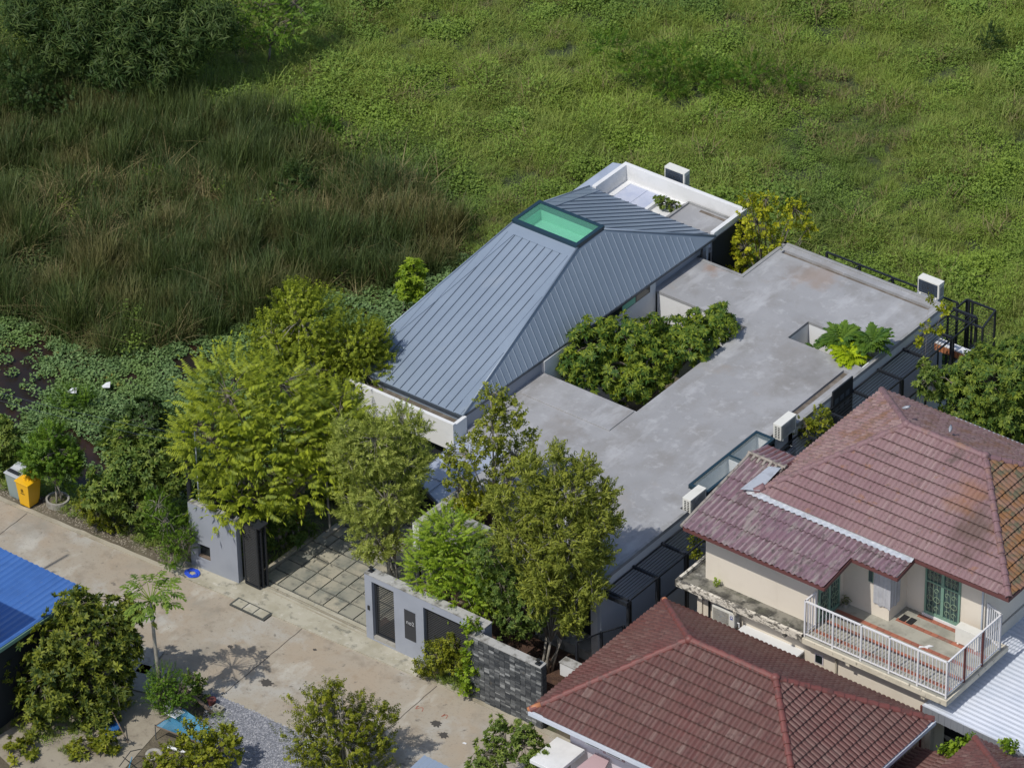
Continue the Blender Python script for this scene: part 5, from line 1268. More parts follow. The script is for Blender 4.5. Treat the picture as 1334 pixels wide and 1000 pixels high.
leaves('leaf_crown','leaf_red',t,np.tile(np.array([[.05,-10.9,1.1]]),(5,1)),nrmz(rng.normal(0,1,(5,3))+np.array([0,0,.6])),'strap',.5,.7); MB().tube([(.1,-10.9,0),(.05,-10.9,1.1)],[.03,.02],6).build('stem','bark_pale',t)
for (x,y,l) in ((-.15,-10.9,'slanting pale timber prop under the driveway trees, nearer the street'),(.5,-9.9,'upright pale timber prop under the driveway trees, farther from the street')):
    t=thing('timber_prop',l,'prop',(x,y,0)); MB().tube([(x,y,0),(x-.1,y+.05,1.9)],[.035,.03],6).build('timber','bark_pale',t)
# shrubs in front of the walls
T_('front_shrub','loose olive green shrub in front of the slatted wall opening','shrub',(7.8,-13.65,0),[(572,852,20),(595,860,24),(550,868,13),(612,872,16),(590,840,14)],'small','leaf_olive',42,'bark',.02,stems=3,tmean=.5)
T_('wall_vine','bright green vine climbing the end of the stone clad wall','vine',(9.05,-13.8,0),[(615,815,11),(612,835,7),(609,855,7),(610,880,14),(618,868,10),(606,895,9),(620,890,8)],'round','leaf_fresh',40,'bark',.012,tmean=.45)
t=thing('ledge_plant','tiny wild plant growing on the stained ledge of the cream house','plant',(14.35,-8.6,3.3)); leaves('leaf_crown','leaf_fresh',t,np.array([[14.35,-8.6,3.5],[14.4,-8.58,3.42],[14.3,-8.62,3.4]]),nrmz(rng.normal(0,.3,(3,3))+np.array([0,0,1])),'round',.8,1.1)
t=thing('potted_plant','small dark potted bush in the shaded corner of the cream house balcony','plant',(17.95,-7.15,FLR)); MB().tube([(17.95,-7.15,FLR),(17.95,-7.15,FLR+.15)],[.08,.1],10).build('pot','cement',t)
leaves('leaf_crown','leaf_dark',t,np.array([17.95,-7.15,FLR+.27])+rng.normal(0,.06,(22,3)),nrmz(rng.normal(0,1,(22,3))+np.array([0,0,.8])),'tiny',.4,.6)
# verge on the left
T_('moringa_tree','round feathery green tree in a concrete ring planter beside the yellow bin','tree',(-7.45,-13.75,0),[(65,590,34),(48,605,22),(85,610,24),(68,565,20),(90,590,18),(45,585,18)],'moringa','leaf_moringa',46,'bark_pale',.035,stems=3,tmean=.45)
t=thing('planter_ring','low round concrete ring planter at the foot of the feathery tree','planter',(-7.45,-13.75,0))
m=MB(); n=20; vs=[]
for i in range(n):
    a=2*math.pi*i/n; c_,s_=math.cos(a),math.sin(a); vs+=[(-7.45+.38*c_,-13.75+.38*s_,-.05),(-7.45+.38*c_,-13.75+.38*s_,.2),(-7.45+.32*c_,-13.75+.32*s_,.2),(-7.45+.32*c_,-13.75+.32*s_,.08)]
m.add(vs,[(4*i+j,(4*i+4+j)%(4*n),(4*i+5+j)%(4*n),4*i+1+j) for i in range(n) for j in range(3)]); m.build('ring','cement',t,smooth=False); MB().prism([(-7.45+.33*math.cos(a*.4),-13.75+.33*math.sin(a*.4)) for a in range(15)],0,.1).build('soil','soil',t)
T_('verge_shrub','leafy shrub cut by the left edge of the view beside the grey bin','shrub',(-9.9,-13.2,0),[(5,575,26),(-15,600,34),(8,610,20),(0,560,18),(15,630,12)],'shrub','leaf_shrub',44,'bark',.03,tmean=.5)
T_('verge_shrub','wide shrub with upright pale whorled leaves between the pond and the street','shrub',(-4.0,-12.9,0),[(165,615,38,.2),(200,590,34,-.2),(135,640,26,.4),(225,620,26),(180,660,28,.5),(160,575,24,-.4),(230,585,22,-.4)],'shrub','leaf_shrub',30,'bark',.03,stems=4,tmean=.45,tsd=.3,smin=1.0,smax=1.5,rough=.6,inner=.2)
T_('verge_shrub','low ragged shrub at the road edge right of the ring planter','shrub',(-5.3,-13.9,0),[(125,665,20),(110,655,13),(150,685,18),(165,700,14)],'small','leaf_olive',44,'bark',.02,stems=3,tmean=.35)
T_('verge_shrub','dense rounded feathery green shrub leaning against the tall grey gate wall','shrub',(-1.95,-14.0,0),[(215,680,30),(235,700,24),(205,655,20),(225,725,18,.2),(245,690,14)],'tiny','leaf_moringa',64,'bark_pale',.03,stems=2,tmean=.5,smin=.7,smax=1.0)
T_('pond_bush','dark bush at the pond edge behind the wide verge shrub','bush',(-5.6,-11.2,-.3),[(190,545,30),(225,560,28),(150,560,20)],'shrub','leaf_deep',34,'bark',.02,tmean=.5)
T_('pond_bush','light green weedy bush among the pond leaves','bush',(-10.7,-9.2,-.3),[(95,520,20),(75,530,16),(115,515,12)],'tiny','leaf_moringa',40,'bark',.015,tmean=.35,trunk=False)
# near side of the street
T_('yard_tree','large dark tree with glossy leaves in the yard beside the blue roof','tree',(-.2,-21.3,0),
   [(110,830,50,0),(150,810,34,-.3),(70,850,36,.3),(60,900,42,.6),(120,890,44,.3),(100,790,26,-.3),(50,950,34,.8),(110,950,34,.6),(170,800,18,-.4),(155,850,30)],'shrub','leaf_dark',26,'bark',.08,tmean=.5,tsd=.32,stems=2,bare=.7,rough=1.0,inner=.25,smin=.95,smax=1.4)
T_('yard_shrub','low shrub with yellow tinged leaves at the bottom left corner','shrub',(.6,-23.4,0),[(30,985,26),(110,985,26),(75,1000,24),(140,965,16)],'shrub','leaf_olive',36,'bark',.02,tmean=.4)
T_('yard_bush','dense rounded bush at the foot of the papaya tree','bush',(2.0,-19.3,0),[(215,885,23,.9),(232,900,22,1.0),(207,905,21,1.1),(224,918,17,1.2)],'tiny','leaf_moringa',60,'bark',.02,tmean=.35,smin=.7)
T_('yard_bush','small leafy bush by the gravel edge beside the wooden plank','bush',(3.0,-18.75,0),[(258,905,12),(250,885,10),(262,890,8)],'round','leaf_shrub',34,'bark',.015,tmean=.4)
T_('street_tree','open crowned olive green tree at the bottom between gravel and street','tree',(8.1,-18.8,0),
   [(440,930,34),(410,920,28),(470,930,30,-.2),(395,960,30,.2),(450,970,42,.3),(495,960,26),(430,900,16),(500,925,13),(415,990,30,.5),(475,1000,36,.5),(515,935,9),(440,890,8)],'small','leaf_olive',24,'bark_pale',.045,stems=3,tmean=.45,tsd=.32,bare=1.0,inner=.3,smin=.9,smax=1.25,rough=.95)
T_('street_shrub','bright green shrub under the eave of the dark red tiled house','shrub',(12.0,-17.2,0),[(655,965,24),(690,975,26,.2),(640,985,24,.3),(680,950,16),(705,990,22,.4),(625,1000,20,.5),(650,940,11)],'shrub','leaf_shrub',42,'bark',.03,stems=3,tmean=.5,smin=.6,smax=.95)
T_('street_shrub','yellow green shrub in front of the blue net at the bottom edge','shrub',(4.9,-21.0,0),[(255,960,24),(290,975,26,.2),(230,985,24,.3),(270,1000,26,.5),(300,955,14),(205,1000,20,.4)],'round','leaf_olive',40,'bark',.02,stems=3,tmean=.55)
T_('corner_weed','green weeds growing beside the white car port roof','weeds',(23.3,-10.0,0),[(1262,965,9),(1245,972,10),(1232,980,8)],'round','leaf_fresh',44,'bark',.01,tmean=.35,trunk=False)
T_('corner_weed','small leafy shoot at the far bottom right against the car port roof','weeds',(26.2,-9.4,0),[(1312,968,7),(1320,975,6)],'round','leaf_fresh',44,'bark',.01,tmean=.35,trunk=False)
# papaya tree
pp=thing('papaya_tree','slender papaya tree with pale trunk and lobed leaves standing at the street edge','tree',(2.2,-19.85,0))
TOPZ=4.15; m=MB(); m.tube([(2.2,-19.85,0),(2.24,-19.86,1.3),(2.14,-19.84,2.6),(2.12,-19.85,TOPZ)],[.075,.065,.055,.045],8); m.build('trunk','bark_pale',pp,smooth=True)
n=28; a=np.arange(n)*2.4+rng.normal(0,.2,n); e=rng.uniform(-.1,1.0,n); d=np.stack([np.cos(a)*np.cos(e),np.sin(a)*np.cos(e),np.sin(e)],-1); L0=rng.uniform(.45,.72,n)[:,None]
top=np.array([[2.12,-19.85,TOPZ-.02]]); m=MB()
for q in range(n): m.tube([tuple(top[0]),tuple(top[0]+d[q]*L0[q])],[.014,.009],4)
m.build('leaf_stalks','leaf_fresh',pp); leaves('leaf_crown','leaf_papaya',pp,top+d*L0,d*np.array([1,1,.2]),'papaya',.85,1.2,.45,.2,True)
leaves('yellow_leaf','leaf_yellow',pp,np.array([[2.15,-19.9,3.4]]),np.array([[.3,-.3,-1.]]),'papaya',.5,.6,.3,.1,True)
m=MB()
for q in range(5): aa=q*1.3; m.tube([(2.12+.1*math.cos(aa),-19.85+.1*math.sin(aa),3.95),(2.12+.1*math.cos(aa),-19.85+.1*math.sin(aa),3.85),(2.12+.1*math.cos(aa),-19.85+.1*math.sin(aa),3.75)],[.02,.055,.02],6)
m.build('fruit','leaf_fresh',pp,smooth=True)
# trees of the field
T_('bamboo_clump','dark bamboo thicket with drooping leaves at the top left of the field','bamboo',G(150,128,-.3),[(110,40,52),(180,30,50),(235,45,44),(70,60,36),(150,80,44,.5),(215,85,36,.5),(110,0,50,-.5),(200,-20,60,-1),(280,30,36),(30,20,40)],'bamboo','leaf_bamboo',22,'leaf_bamboo',.05,stems=8,tmean=.35,inner=.4,rough=.5)
T_('field_tree','fresh green feathery tree beside the bamboo thicket','tree',G(350,85,-.3),[(345,15,34),(375,30,24,.2),(320,35,24,.2),(390,5,22),(340,-20,40,-.4),(355,48,16,.3)],'frond','leaf_moringa',20,'bark',.05,frondlike=True,smin=.5,smax=.8,tmean=.4,inner=.4)
T_('field_bush','soft feathery green bush in the meadow right of the reeds','bush',G(410,185,-.35),[(408,155,24),(430,165,18),(390,165,16),(415,140,14)],'tiny','leaf_moringa',40,'bark',.02,tmean=.25,trunk=False)
T_('field_shrub','broad patch of darker feathery shrubs in the meadow above the white parapet block','shrubs',G(830,120,-.35),[(790,55,30),(830,80,34,.3),(880,70,40),(930,95,36,.3),(980,90,38,.2),(870,110,30,.6),(1030,100,26,.3)],'tiny','leaf_moringa',13,'bark',.02,tmean=.2,trunk=False,squash=.45,smin=1,smax=1.6)
T_('field_shrub','small dark tangled shrub standing in the meadow near the upper right','shrub',G(1290,70,-.35),[(1290,50,16),(1296,38,11),(1282,62,12)],'tiny','leaf_deep',30,'bark',.02,tmean=.5,trunk=False)
T_('field_shrub','dark thicket at the upper left edge below the bamboo','shrub',G(60,165,-.35),[(40,120,34),(90,135,28),(20,90,34),(-10,140,30)],'small','leaf_deep',24,'bark',.02,tmean=.6,trunk=False)
T_('reed_shrub','dark leafy bush rising from the right part of the reed bed','bush',G(385,265,-.35),[(385,235,26),(410,250,24),(355,250,20),(440,268,20)],'small','leaf_deep',22,'bark',.02,tmean=.7,trunk=False,squash=.7)
T_('reed_shrub','yellow green weedy bush in the middle of the reed bed','bush',G(205,245,-.35),[(200,225,14),(220,235,12),(185,238,10)],'tiny','leaf_moringa',22,'bark',.02,tmean=.5,trunk=False,squash=.7)
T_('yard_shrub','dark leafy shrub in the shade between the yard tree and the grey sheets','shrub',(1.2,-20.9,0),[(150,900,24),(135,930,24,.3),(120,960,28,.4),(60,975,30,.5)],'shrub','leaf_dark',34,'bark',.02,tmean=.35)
# ================================================================== FIELD PLANTS (uncountable): clumps spread by geometry nodes
def blade(b, a, h, w, lean, R, seg=3):
    pts=[]; dx,dy=math.cos(a),math.sin(a); sx,sy=-dy,dx
    for i in range(seg+1):
        t=i/seg; c=(b[0]+dx*lean*h*t*t,b[1]+dy*lean*h*t*t,h*(t-.25*lean*t*t)); ww=w*(1-t)**.7*.5
        pts.append(((c[0]-sx*ww,c[1]-sy*ww,c[2]),(c[0]+sx*ww,c[1]+sy*ww,c[2])))
    return pts
def clump(name,n,rad,h,w,lean,mt,seed,dry=0,seg=3,mt2=None):
    R=random.Random(seed); m=MB()
    for i in range(n):
        r=rad*math.sqrt(R.random()); aa=R.uniform(0,6.28); b=(r*math.cos(aa),r*math.sin(aa)); hh=h*R.uniform(.55,1.1)
        p=blade(b,R.uniform(0,6.28),hh,w*R.uniform(.7,1.3),lean*R.uniform(.3,1.6),R,seg); t=min(1,max(0,R.gauss(.45,.25)))
        vs=[q for s in p for q in s]; m.add(vs,[(2*k,2*k+1,2*k+3,2*k+2) for k in range(seg)],t)
    return mesh_from(m,name,mt)
def leafclump(name,n,rad,h,ln,wd,mt,seed,up=.5):
    R=random.Random(seed); m=MB()
    for i in range(n):
        r=rad*math.sqrt(R.random()); aa=R.uniform(0,6.28); z=h*R.uniform(.15,1)*(1-.5*(r/rad)**2)
        a=R.uniform(0,6.28); e=R.gauss(up,.35); d=(math.cos(a)*math.cos(e),math.sin(a)*math.cos(e),math.sin(e))
        q=leafq(np.array([r*math.cos(aa),r*math.sin(aa),z]),d,(0,0,1),ln*R.uniform(.6,1.2),wd*R.uniform(.7,1.2),.1,.15); m.add([tuple(v) for v in q],[(0,1,2,3)],min(1,max(0,R.gauss(.45,.25))))
    return mesh_from(m,name,mt)
def scatter(name, pts, zs, rots, scl, idx, meshes, mt_lean=.1):
    col=bpy.data.collections.new(name+'_kinds')
    for k,me in enumerate(meshes):
        o=bpy.data.objects.new('%s_kind_%02d'%(name,k),me); col.objects.link(o)
    me=bpy.data.meshes.new(name); n=len(pts); me.vertices.add(n); me.vertices.foreach_set('co',np.c_[pts,zs].astype(np.float32).ravel())
    a=me.attributes.new('rot','FLOAT_VECTOR','POINT'); a.data.foreach_set('vector',np.ascontiguousarray(rots,dtype=np.float32).ravel())
    a=me.attributes.new('scl','FLOAT','POINT'); a.data.foreach_set('value',np.ascontiguousarray(scl,dtype=np.float32))
    a=me.attributes.new('idx','INT','POINT'); a.data.foreach_set('value',np.ascontiguousarray(idx,dtype=np.int32))
    o=bpy.data.objects.new(name,me); COL.objects.link(o); o['kind']='stuff'
    ng=bpy.data.node_groups.new(name+'_spread','GeometryNodeTree'); ng.interface.new_socket('Geometry',in_out='INPUT',socket_type='NodeSocketGeometry'); ng.interface.new_socket('Geometry',in_out='OUTPUT',socket_type='NodeSocketGeometry')
    N=ng.nodes; L=ng.links; gi=N.new('NodeGroupInput'); go=N.new('NodeGroupOutput'); ip=N.new('GeometryNodeInstanceOnPoints'); ci=N.new('GeometryNodeCollectionInfo')
    ci.inputs['Collection'].default_value=col; ci.inputs['Separate Children'].default_value=True; ci.inputs['Reset Children'].default_value=True
    def na(nm,ty): x=N.new('GeometryNodeInputNamedAttribute'); x.data_type=ty; x.inputs['Name'].default_value=nm; return x.outputs[0]
    e2r=N.new('FunctionNodeEulerToRotation'); L.new(na('rot','FLOAT_VECTOR'),e2r.inputs[0])
    m2p=N.new('GeometryNodeMeshToPoints'); L.new(gi.outputs[0],m2p.inputs['Mesh']); L.new(m2p.outputs[0],ip.inputs['Points']); L.new(ci.outputs[0],ip.inputs['Instance']); ip.inputs['Pick Instance'].default_value=True
    L.new(na('idx','INT'),ip.inputs['Instance Index']); L.new(e2r.outputs[0],ip.inputs['Rotation']); L.new(na('scl','FLOAT'),ip.inputs['Scale']); L.new(ip.outputs[0],go.inputs[0])
    md=o.modifiers.new('spread','NODES'); md.node_group=ng
    return o
def fbm(p,s,o=0): return np.array([noise.noise(Vector((x*s+o,y*s,o*.7)))+.5*noise.noise(Vector((x*s*2.1,y*s*2.1+o,3))) for x,y in p])
PLOT=[(-200,-60),(200,-60),(200,9.3),(-2.7,9.3),(-2.9,-5),(-3.4,-12.6),(-6,-13.35),(-9.4,-14.0),(-60,-16.6),(-200,-24)]
REED=[(-400,60),(60,95),(130,140),(250,140),(330,150),(420,205),(540,260),(600,300),(600,340),(520,378),(430,378),(340,422),(230,450),(130,466),(0,412),(-400,330)]
POND=[(-400,320),(0,400),(130,455),(230,440),(340,412),(430,368),(520,368),(600,330),(620,400),(560,440),(520,620),(240,665),(100,690),(-30,650),(-400,500)]
cand=rng.uniform((-52,-14),(26,52),(110000,2)); X_,Y_=pix(np.c_[cand,np.full(len(cand),-.35)]) if False else (None,None)
q=np.c_[cand,np.full(len(cand),-.35)]-CP; w=q@FW; PXX=667+FPX*(q@RT)/w; PYY=500-FPX*(q@UP)/w
vis=(PXX>-230)&(PXX<1560)&(PYY>-190)&(PYY<780)&~pip(cand,PLOT)
cand=cand[vis]; PXY=np.c_[PXX[vis],PYY[vis]]
jit=PXY+rng.normal(0,6,PXY.shape)
isreed=pip(jit,REED); ispond=pip(jit,POND)&~isreed; isfield=~isreed&~ispond
def zed(p): return np.array([-.42+hill(x,y) for x,y in p])
# meadow
fp=cand[isfield]; keep=rng.random(len(fp))<.80; fp=fp[keep]
nz=fbm(fp,.35,1.5); nz2=fbm(fp,.12,7)
vine=(nz>.14)
kinds=[clump('grass_clump',60,.36,.5,.024,.9,'field_grass',s) for s in range(3)]+[leafclump('vine_clump',80,.36,.42,.095,.065,'field_vine',10+s) for s in range(3)]+[clump('straw_clump',34,.30,.65,.030,.8,'reed_dry',30)]+[leafclump('weed_clump',80,.34,.6,.085,.035,'field_vine',40+s,.7) for s in range(2)]
idx=np.where(vine,rng.integers(3,6,len(fp)),rng.integers(0,3,len(fp))); r_=rng.random(len(fp)); idx=np.where((r_<.035)|((nz2<-.42)&(r_<.22)),6,idx); idx=np.where((r_>.62),rng.integers(7,9,len(fp)),idx)
scl=rng.uniform(.7,1.25,len(fp))*(1+.8*np.clip(fbm(fp,.7,11),-.6,1))*(1+.35*nz2)
scatter('meadow_plants',fp,zed(fp)-.03,np.c_[rng.normal(0,.12,len(fp)),rng.normal(0,.12,len(fp)),rng.uniform(0,6.28,len(fp))],scl,idx,kinds)
# reeds
rp=cand[isreed]; rkeep=rng.random(len(rp))<.85; rp=rp[rkeep]; nz=fbm(rp,.3,4); nz2=fbm(rp,.9,9)
kinds=[clump('reed_clump',38,.30,1.55,.032,.32,'reed_green',50+s,seg=4) for s in range(4)]+[clump('dry_reed_clump',22,.30,1.15,.034,.9,'reed_dry',60+s,seg=4) for s in range(2)]+[clump('low_reed_clump',40,.34,.8,.04,1.0,'reed_green',70,seg=3),leafclump('reed_weed',70,.36,.9,.13,.05,'reed_green',71,.5),leafclump('reed_vine',60,.36,.7,.11,.07,'field_vine',72,.4)]
r_=rng.random(len(rp)); idx=np.where(r_<.10+.30*np.clip(nz,0,1),rng.integers(4,6,len(rp)),rng.integers(0,4,len(rp))); bp=PXY[isreed][rkeep]; brown=(((bp[:,0]-190)/150)**2+((bp[:,1]-285)/62)**2<1)|(((bp[:,0]-445)/110)**2+((bp[:,1]-275)/50)**2<1); idx=np.where(brown&(rng.random(len(rp))<.50),rng.integers(4,6,len(rp)),idx); idx=np.where((r_>.86),6,idx); nw=fbm(rp,.45,21); idx=np.where((nw>.30)&(r_<.7),7,idx); idx=np.where((nw<-.42)&(r_<.35),8,idx)
scatter('reed_bed',rp,np.full(len(rp),-.36),np.c_[rng.normal(.0,.12,len(rp)),rng.normal(0,.12,len(rp)),rng.uniform(0,6.28,len(rp))],rng.uniform(.7,1.15,len(rp))*(1+.5*np.clip(nz2,-.8,1)),idx,kinds)
# floating pond leaves
wp=cand[ispond]; pxy=PXY[ispond]; nz=fbm(wp,.55,2)
gap=((pxy[:,0]-5)**2/60**2+(pxy[:,1]-508)**2/34**2<1)|((pxy[:,0]-112)**2/22**2+(pxy[:,1]-603)**2/30**2<1)|((pxy[:,0]-255)**2/34**2+(pxy[:,1]-478)**2/14**2<.8)|((pxy[:,0]-30)**2/50**2+(pxy[:,1]-462)**2/12**2<.8)
keep=(~gap|(rng.random(len(wp))<.08))&((nz>-.6)|(rng.random(len(wp))<.4)); wp=wp[keep]
kinds=[leafclump('pond_clump',34,.26,.20,.115,.10,'pond_leaf',80+s,.6) for s in range(4)]
scatter('pond_leaves',wp,np.full(len(wp),-.31),np.c_[np.zeros(len(wp)),np.zeros(len(wp)),rng.uniform(0,6.28,len(wp))],rng.uniform(.7,1.15,len(wp)),rng.integers(0,4,len(wp)),kinds)
# low weeds around the verge, kerbs and yard
vg=np.concatenate([in_poly([(-9.6,-14.2),(-3.0,-13.8),(-3.2,-12.4),(-9.6,-13.4)],260),in_poly([(7.2,-13.75),(9.0,-13.8),(9.0,-13.45),(7.2,-13.42)],40),in_poly([(-3.2,-12.8),(.1,-12.6),(.4,-8),(3,-7.4),(-1.5,-7.2),(-2.7,-6)],420),in_poly([(12.6,2),(16,2),(20,9),(12.8,9)],300),in_poly([(-1,-23),(1.5,-23),(1.2,-20),(-.6,-20)],60),in_poly([(3.0,-19.4),(3.8,-18.4),(5,-21),(4.2,-22)],60)])
kinds=[leafclump('weed_tuft',40,.2,.22,.08,.04,'field_vine',90,.6),clump('grass_tuft',30,.18,.3,.02,.9,'field_grass',91)]
scatter('verge_weeds',vg,np.full(len(vg),0.0),np.c_[np.zeros(len(vg)),np.zeros(len(vg)),rng.uniform(0,6.28,len(vg))],rng.uniform(.5,1.1,len(vg)),rng.integers(0,2,len(vg)),kinds)

# ================================================================== SMALL THINGS
def bin_(label,x,y,mt,lid,openlid):
    t=thing('wheelie_bin',label,'bin',(x,y,0))
    m=MB(); b=[(-.20,-.24),(.20,-.24),(.20,.22),(-.20,.22)]; tq=[(-.27,-.31),(.27,-.31),(.27,.30),(-.27,.30)]
    vs=[(x+p[0],y+p[1],.04) for p in b]+[(x+p[0],y+p[1],.92) for p in tq]; m.add(vs,[(0,3,2,1),(0,1,5,4),(1,2,6,5),(2,3,7,6),(3,0,4,7)]); m.build('body',mt,t,bevel=.012)
    m=MB(); m.box(x-.29,x+.29,y-.34,y+.33,.92,.965); m.build('lid' ,lid,t,bevel=.012)
    m=MB(); m.add([(x-.27,y+.05,.965),(x+.27,y+.05,.965),(x+.27,y+.32,.965),(x-.27,y+.32,.965),(x-.22,y+.1,1.05),(x+.22,y+.1,1.05),(x+.22,y+.3,1.05),(x-.22,y+.3,1.05)],[(4,5,6,7),(0,1,5,4),(1,2,6,5),(2,3,7,6),(3,0,4,7)]); m.build('lid_hump',lid,t,bevel=.01)
    if openlid:
        m=MB(); m.add([(x-.15,y-.12,.97),(x+.12,y-.12,.97),(x+.12,y+.12,.97),(x-.15,y+.12,.97),(x-.03,y-.04,1.22),(x+.05,y-.04,1.22),(x+.05,y+.06,1.22),(x-.03,y+.06,1.22)],[(4,5,6,7),(0,1,5,4),(1,2,6,5),(2,3,7,6),(3,0,4,7)]); m.build('rubbish_bag',mt,t,bevel=.02)
        m=MB(); yy=y-.293; m.box(x-.07,x+.03,yy-.008,yy,.66,.68); m.box(x-.07,x+.03,yy-.008,yy,.60,.62); m.box(x-.05,x-.03,yy-.008,yy,.62,.72); m.box(x,x+.02,yy-.008,yy,.62,.72); m.box(x-.09,x+.07,yy,yy+.012,.52,.545); m.build('printed_mark','print_dark',t)
    else:
        m=MB(); m.box(x-.24,x+.24,y-.22,y-.08,.966,1.0); m.build('open_slot','iron',t)
    for s in (-1,1): m=MB(); m.tube([(x+s*.21,y+.24,.08),(x+s*.25,y+.24,.08)],.08,12); m.build('wheel','iron',t)
    MB().tube([(x-.22,y+.35,.88),(x+.22,y+.35,.88)],.014,6).build('handle',mt,t)
bin_('yellow wheelie bin with a yellow bag sticking out of its lid at the kerb',-8.15,-14.28,'bin_yellow','bin_yellow',True)
bin_('grey wheelie bin with dark slot in its lid, left of the yellow bin',-8.72,-14.15,'bin_grey','bin_lid',False)
t=thing('hose_coil','coil of bright blue hose lying at the foot of the tall grey gate wall','hose',(-1.55,-14.1,.05))
for k in range(5):
    r=.13+.03*k; m=MB(); m.tube([(-1.55+r*math.cos(a*.35),-14.1+r*.85*math.sin(a*.35),.07+.014*((k+a)%3)) for a in range(19)],.016,5); m.build('hose_loop','hose_blue',t)
# black post with cable end behind the gate wall
t=thing('cable_post','thick black post with insulators and cable ends behind the left end of the gate wall','post',(-2.05,-13.55,0))
MB().tube([(-2.0,-13.5,0),(-2.0,-13.5,4.6)],[.085,.075],10).build('shaft','metal_dark',t); m=MB(); m.box(-2.12,-1.88,-13.56,-13.44,4.55,4.85); m.tube([(-2.05,-13.5,4.85),(-2.05,-13.5,5.0)],.025,6); m.build('insulator_box','metal_edge',t)
for zz,dz in ((4.75,.0),(4.5,-.05)): MB().tube([(-2.05,-13.5,zz),(-3.6,-13.9,zz-.12+dz),(-6.5,-14.6,zz-.2+dz),(-10.5,-15.6,zz-.1+dz),(-14,-16.4,zz+.1)],.005,4).build('cable','metal_edge',t)
MB().tube([(-1.72,-13.4,0),(-1.72,-13.4,4.9)],.022,6).build('conduit','wall_slate',t)
for (px,py,w,h,l) in ((93,512,.35,.18,'white plastic scrap caught in the pond leaves, left one'),(137,505,.32,.2,'white plastic scrap caught in the pond leaves, right one')):
    g=P(px,py,-.1); t=thing('plastic_scrap',l,'litter',(g[0],g[1],-.1)); m=MB()
    m.add([(g[0]-w*.5,g[1],-.1),(g[0]+w*.1,g[1]-.12,-.02),(g[0]+w*.5,g[1]+.05,-.06),(g[0]+w*.2,g[1]+h,.06),(g[0]-w*.3,g[1]+h*.8,-.02)],[(0,1,4),(1,2,3),(1,3,4)]); m.build('scrap','plastic_white',t)
# blue net over a yard frame
t=thing('net_shelter','torn blue net stretched over thin poles in the yard by the gravel','net',(3.1,-20.4,0))
c=[onplane(202,945,(2.9,-20.9,0)),onplane(238,922,(3.0,-20.0,0)),onplane(275,948,(3.9,-20.2,0)),onplane(262,968,(4.1,-20.7,0))]
a,b,c2,d_=[Vector(v) for v in c]; m=MB(); n=12; vs=[]
for j in range(n+1):
    for i in range(n+1):
        u,v=i/n,j/n; p=a.lerp(d_,u).lerp(b.lerp(c2,u),v); p.z-= .25*math.sin(math.pi*u)*math.sin(math.pi*v)-.03*noise.noise(Vector((u*5,v*5,0))); vs.append(tuple(p))
m.add(vs,[(j*(n+1)+i,j*(n+1)+i+1,(j+1)*(n+1)+i+1,(j+1)*(n+1)+i) for j in range(n) for i in range(n)])
netm=MAT['net_blue']; netm.node_tree.nodes['Principled BSDF'].inputs['Alpha'].default_value=.72; m.build('net','net_blue',t,smooth=True)
for v in (a,b,c2,d_): MB().tube([(v.x,v.y,0),(v.x,v.y,v.z+.05)],.015,5).build('pole','metal_edge',t)
MB().beam(a,b,.03,.03).build('frame_bar','wood_old',t); MB().beam(a,d_,.03,.03).build('frame_bar','wood_old',t)
g=b.lerp(a,.35); rk=MB()
for k in range(9): rk.beam((g.x-.2+.05*k,g.y-.15,g.z+.06),(g.x-.1+.05*k,g.y+.2,g.z+.10),.012,.012)
rk.beam((g.x-.22,g.y-.15,g.z+.06),(g.x+.24,g.y-.15,g.z+.06),.02,.02); t=thing('wire_rack','small pale wire rack lying on the corner of the blue net','rack',tuple(g)); rk.build('rack','plastic_white',t)
t=thing('wood_plank','long weathered plank leaning at the gravel edge','plank',(2.9,-18.6,0)); p0=P(234,890,.75); p1=P(279,930,.03); MB().beam(tuple(p0),tuple(p1),.09,.05).build('plank','wood_old',t)
t=thing('hollow_block','grey hollow concrete block on the gravel','block',(3.5,-18.7,0)); x,y=P(285,925)[:2]; m=MB()
for (a0,a1,b0,b1) in ((-.17,.17,-.10,-.06),(-.17,.17,.06,.10),(-.17,-.13,-.06,.06),(.13,.17,-.06,.06),(-.02,.02,-.06,.06)): m.box(x+a0,x+a1,y+b0,y+b1,0,.14)
m.build('block','cement',t)
t=thing('flower_pot','broken brown pot beside the hollow block','pot',(3.2,-18.6,0)); x,y=P(276,917)[:2]; MB().tube([(x,y,0),(x,y,.2),(x,y,.21)],[.10,.15,.13],12).build('pot','rust_brown',t)
t=thing('white_bag','white plastic bag standing by the papaya bush','bag',(2.8,-19.6,0)); x,y=P(220,925)[:2]; m=MB(); m.tube([(x,y,0),(x,y,.12),(x+.03,y,.3),(x+.08,y,.42)],[.13,.16,.12,.03],9); m.build('bag','plastic_white',t,smooth=True)
for k,(px,py,l) in enumerate(((185,860,'large grey cement sheet lying in the yard, upper of two'),(190,885,'large grey cement sheet lying in the yard, lower of two'))):
    x,y=P(px,py)[:2]; t=thing('cement_sheet',l,'sheet',(x,y,0),'cement sheets in the yard',.25); ROOTLOC[t.name]=Vector((0,0,0)); bx(-.45,.45,-.6,.6,.03+.0*k,.05).build('sheet','cement',t)
t=thing('tyre_planter','old tyre planter in the yard beside the blue net','planter',(3.6,-21.3,0)); x,y=P(201,985)[:2]; m=MB(); m.tube([(x+.2*math.cos(a*.35),y+.2*math.sin(a*.35),.08) for a in range(19)],.07,8,cap=False); m.build('tyre','cement',t,smooth=True); MB().prism([(x+.17*math.cos(a*.45),y+.17*math.sin(a*.45)) for a in range(14)],0,.07).build('soil','soil',t)
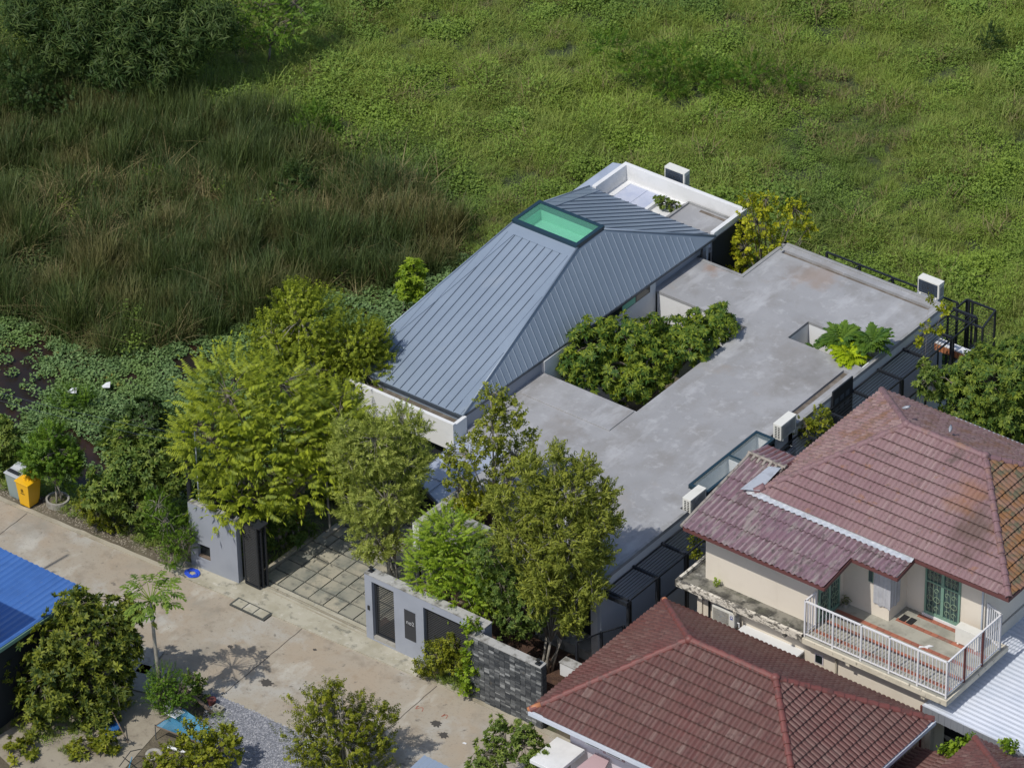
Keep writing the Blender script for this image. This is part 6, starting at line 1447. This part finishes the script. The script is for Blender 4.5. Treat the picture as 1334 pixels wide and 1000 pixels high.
t=thing('white_pipe','short white plastic pipe lying under the blue net','pipe',(3.6,-20.8,0)); p0=P(219,972,.15); p1=P(243,980,.15); MB().tube([tuple(p0),tuple(p1)],.05,9).build('pipe','plastic_white',t)
t=thing('water_tub','round blue tub in the shade of the yard tree','tub',(2.0,-21.4,0)); x,y=P(145,955)[:2]; MB().tube([(x,y,0),(x,y,.28),(x,y,.29),(x,y,.12)],[.22,.28,.25,.20],16).build('tub','water_tub',t)
t=thing('bare_stick','thin bare pole leaning in the yard','stick',(2.2,-21.8,0)); p0=P(135,905,1.0); p1=P(167,967,.0); MB().tube([tuple(p0),tuple(p1)],.018,5).build('stick','wood_old',t)
t=thing('old_bicycle_frame','dark tangle of thin metal bars at the bottom of the yard','scrap metal',(3.6,-22.5,0))
for (a_,b_) in (((155,998),(170,978)),((170,978),(184,975)),((160,985),(178,1000)),((168,1000),(172,985))):
    p0=P(*a_,.3); p1=P(*b_,.55); MB().tube([tuple(p0),tuple(p1)],.015,5).build('bar','iron' if a_[0]!=168 else 'net_blue',t)
t=thing('zinc_sheet','small blue grey corrugated sheet roof at the bottom edge beside the street','sheet',(9.9,-17.8,1.2))
q=[P(553,983,1.3),P(590,1000,1.3)]; x0,y1=q[0][0],q[0][1]; m=MB(); n=32; vs=[]
for i in range(n+1):
    x=x0+1.6*i/n; w_=.015*math.cos(i*math.pi/2); vs+=[(x,y1,1.3+w_),(x,y1-1.8,1.15+w_)]
m.add(vs,[(2*i,2*i+1,2*i+3,2*i+2) for i in range(n)]); m.build('sheet','zinc_blue',t)
for (dx,dy) in ((.1,-.1),(1.5,-.1),(.1,-1.7),(1.5,-1.7)): MB().box(x0+dx-.03,x0+dx+.03,y1+dy-.03,y1+dy+.03,0,1.2).build('post','wood_old',t)
t=thing('white_chair','white plastic chair lying in the gravel under the street tree','chair',(7.0,-18.9,0)); x,y=P(404,985)[:2]
bx(x-.2,x+.2,y-.2,y+.2,.36,.40).build('seat','plastic_white',t); bx(x-.2,x+.2,y+.17,y+.21,.40,.8).build('backrest','plastic_white',t)
for sx in (-1,1):
    for sy in (-1,1): MB().box(x+sx*.18-.02,x+sx*.18+.02,y+sy*.18-.02,y+sy*.18+.02,0,.36).build('leg','plastic_white',t)
for (px,py,r,l) in ((634,962,.12,'small white scrap of paper on the road near the red tiled roof'),(605,968,.06,'tiny pale scrap on the road')):
    x,y=P(px,py)[:2]; t=thing('paper_scrap',l,'litter',(x,y,0)); MB().prism([(x-r,y-.03),(x+r,y-.01),(x+r*.8,y+.05),(x-r*.7,y+.04)],.008,.016).build('paper','plastic_white',t)
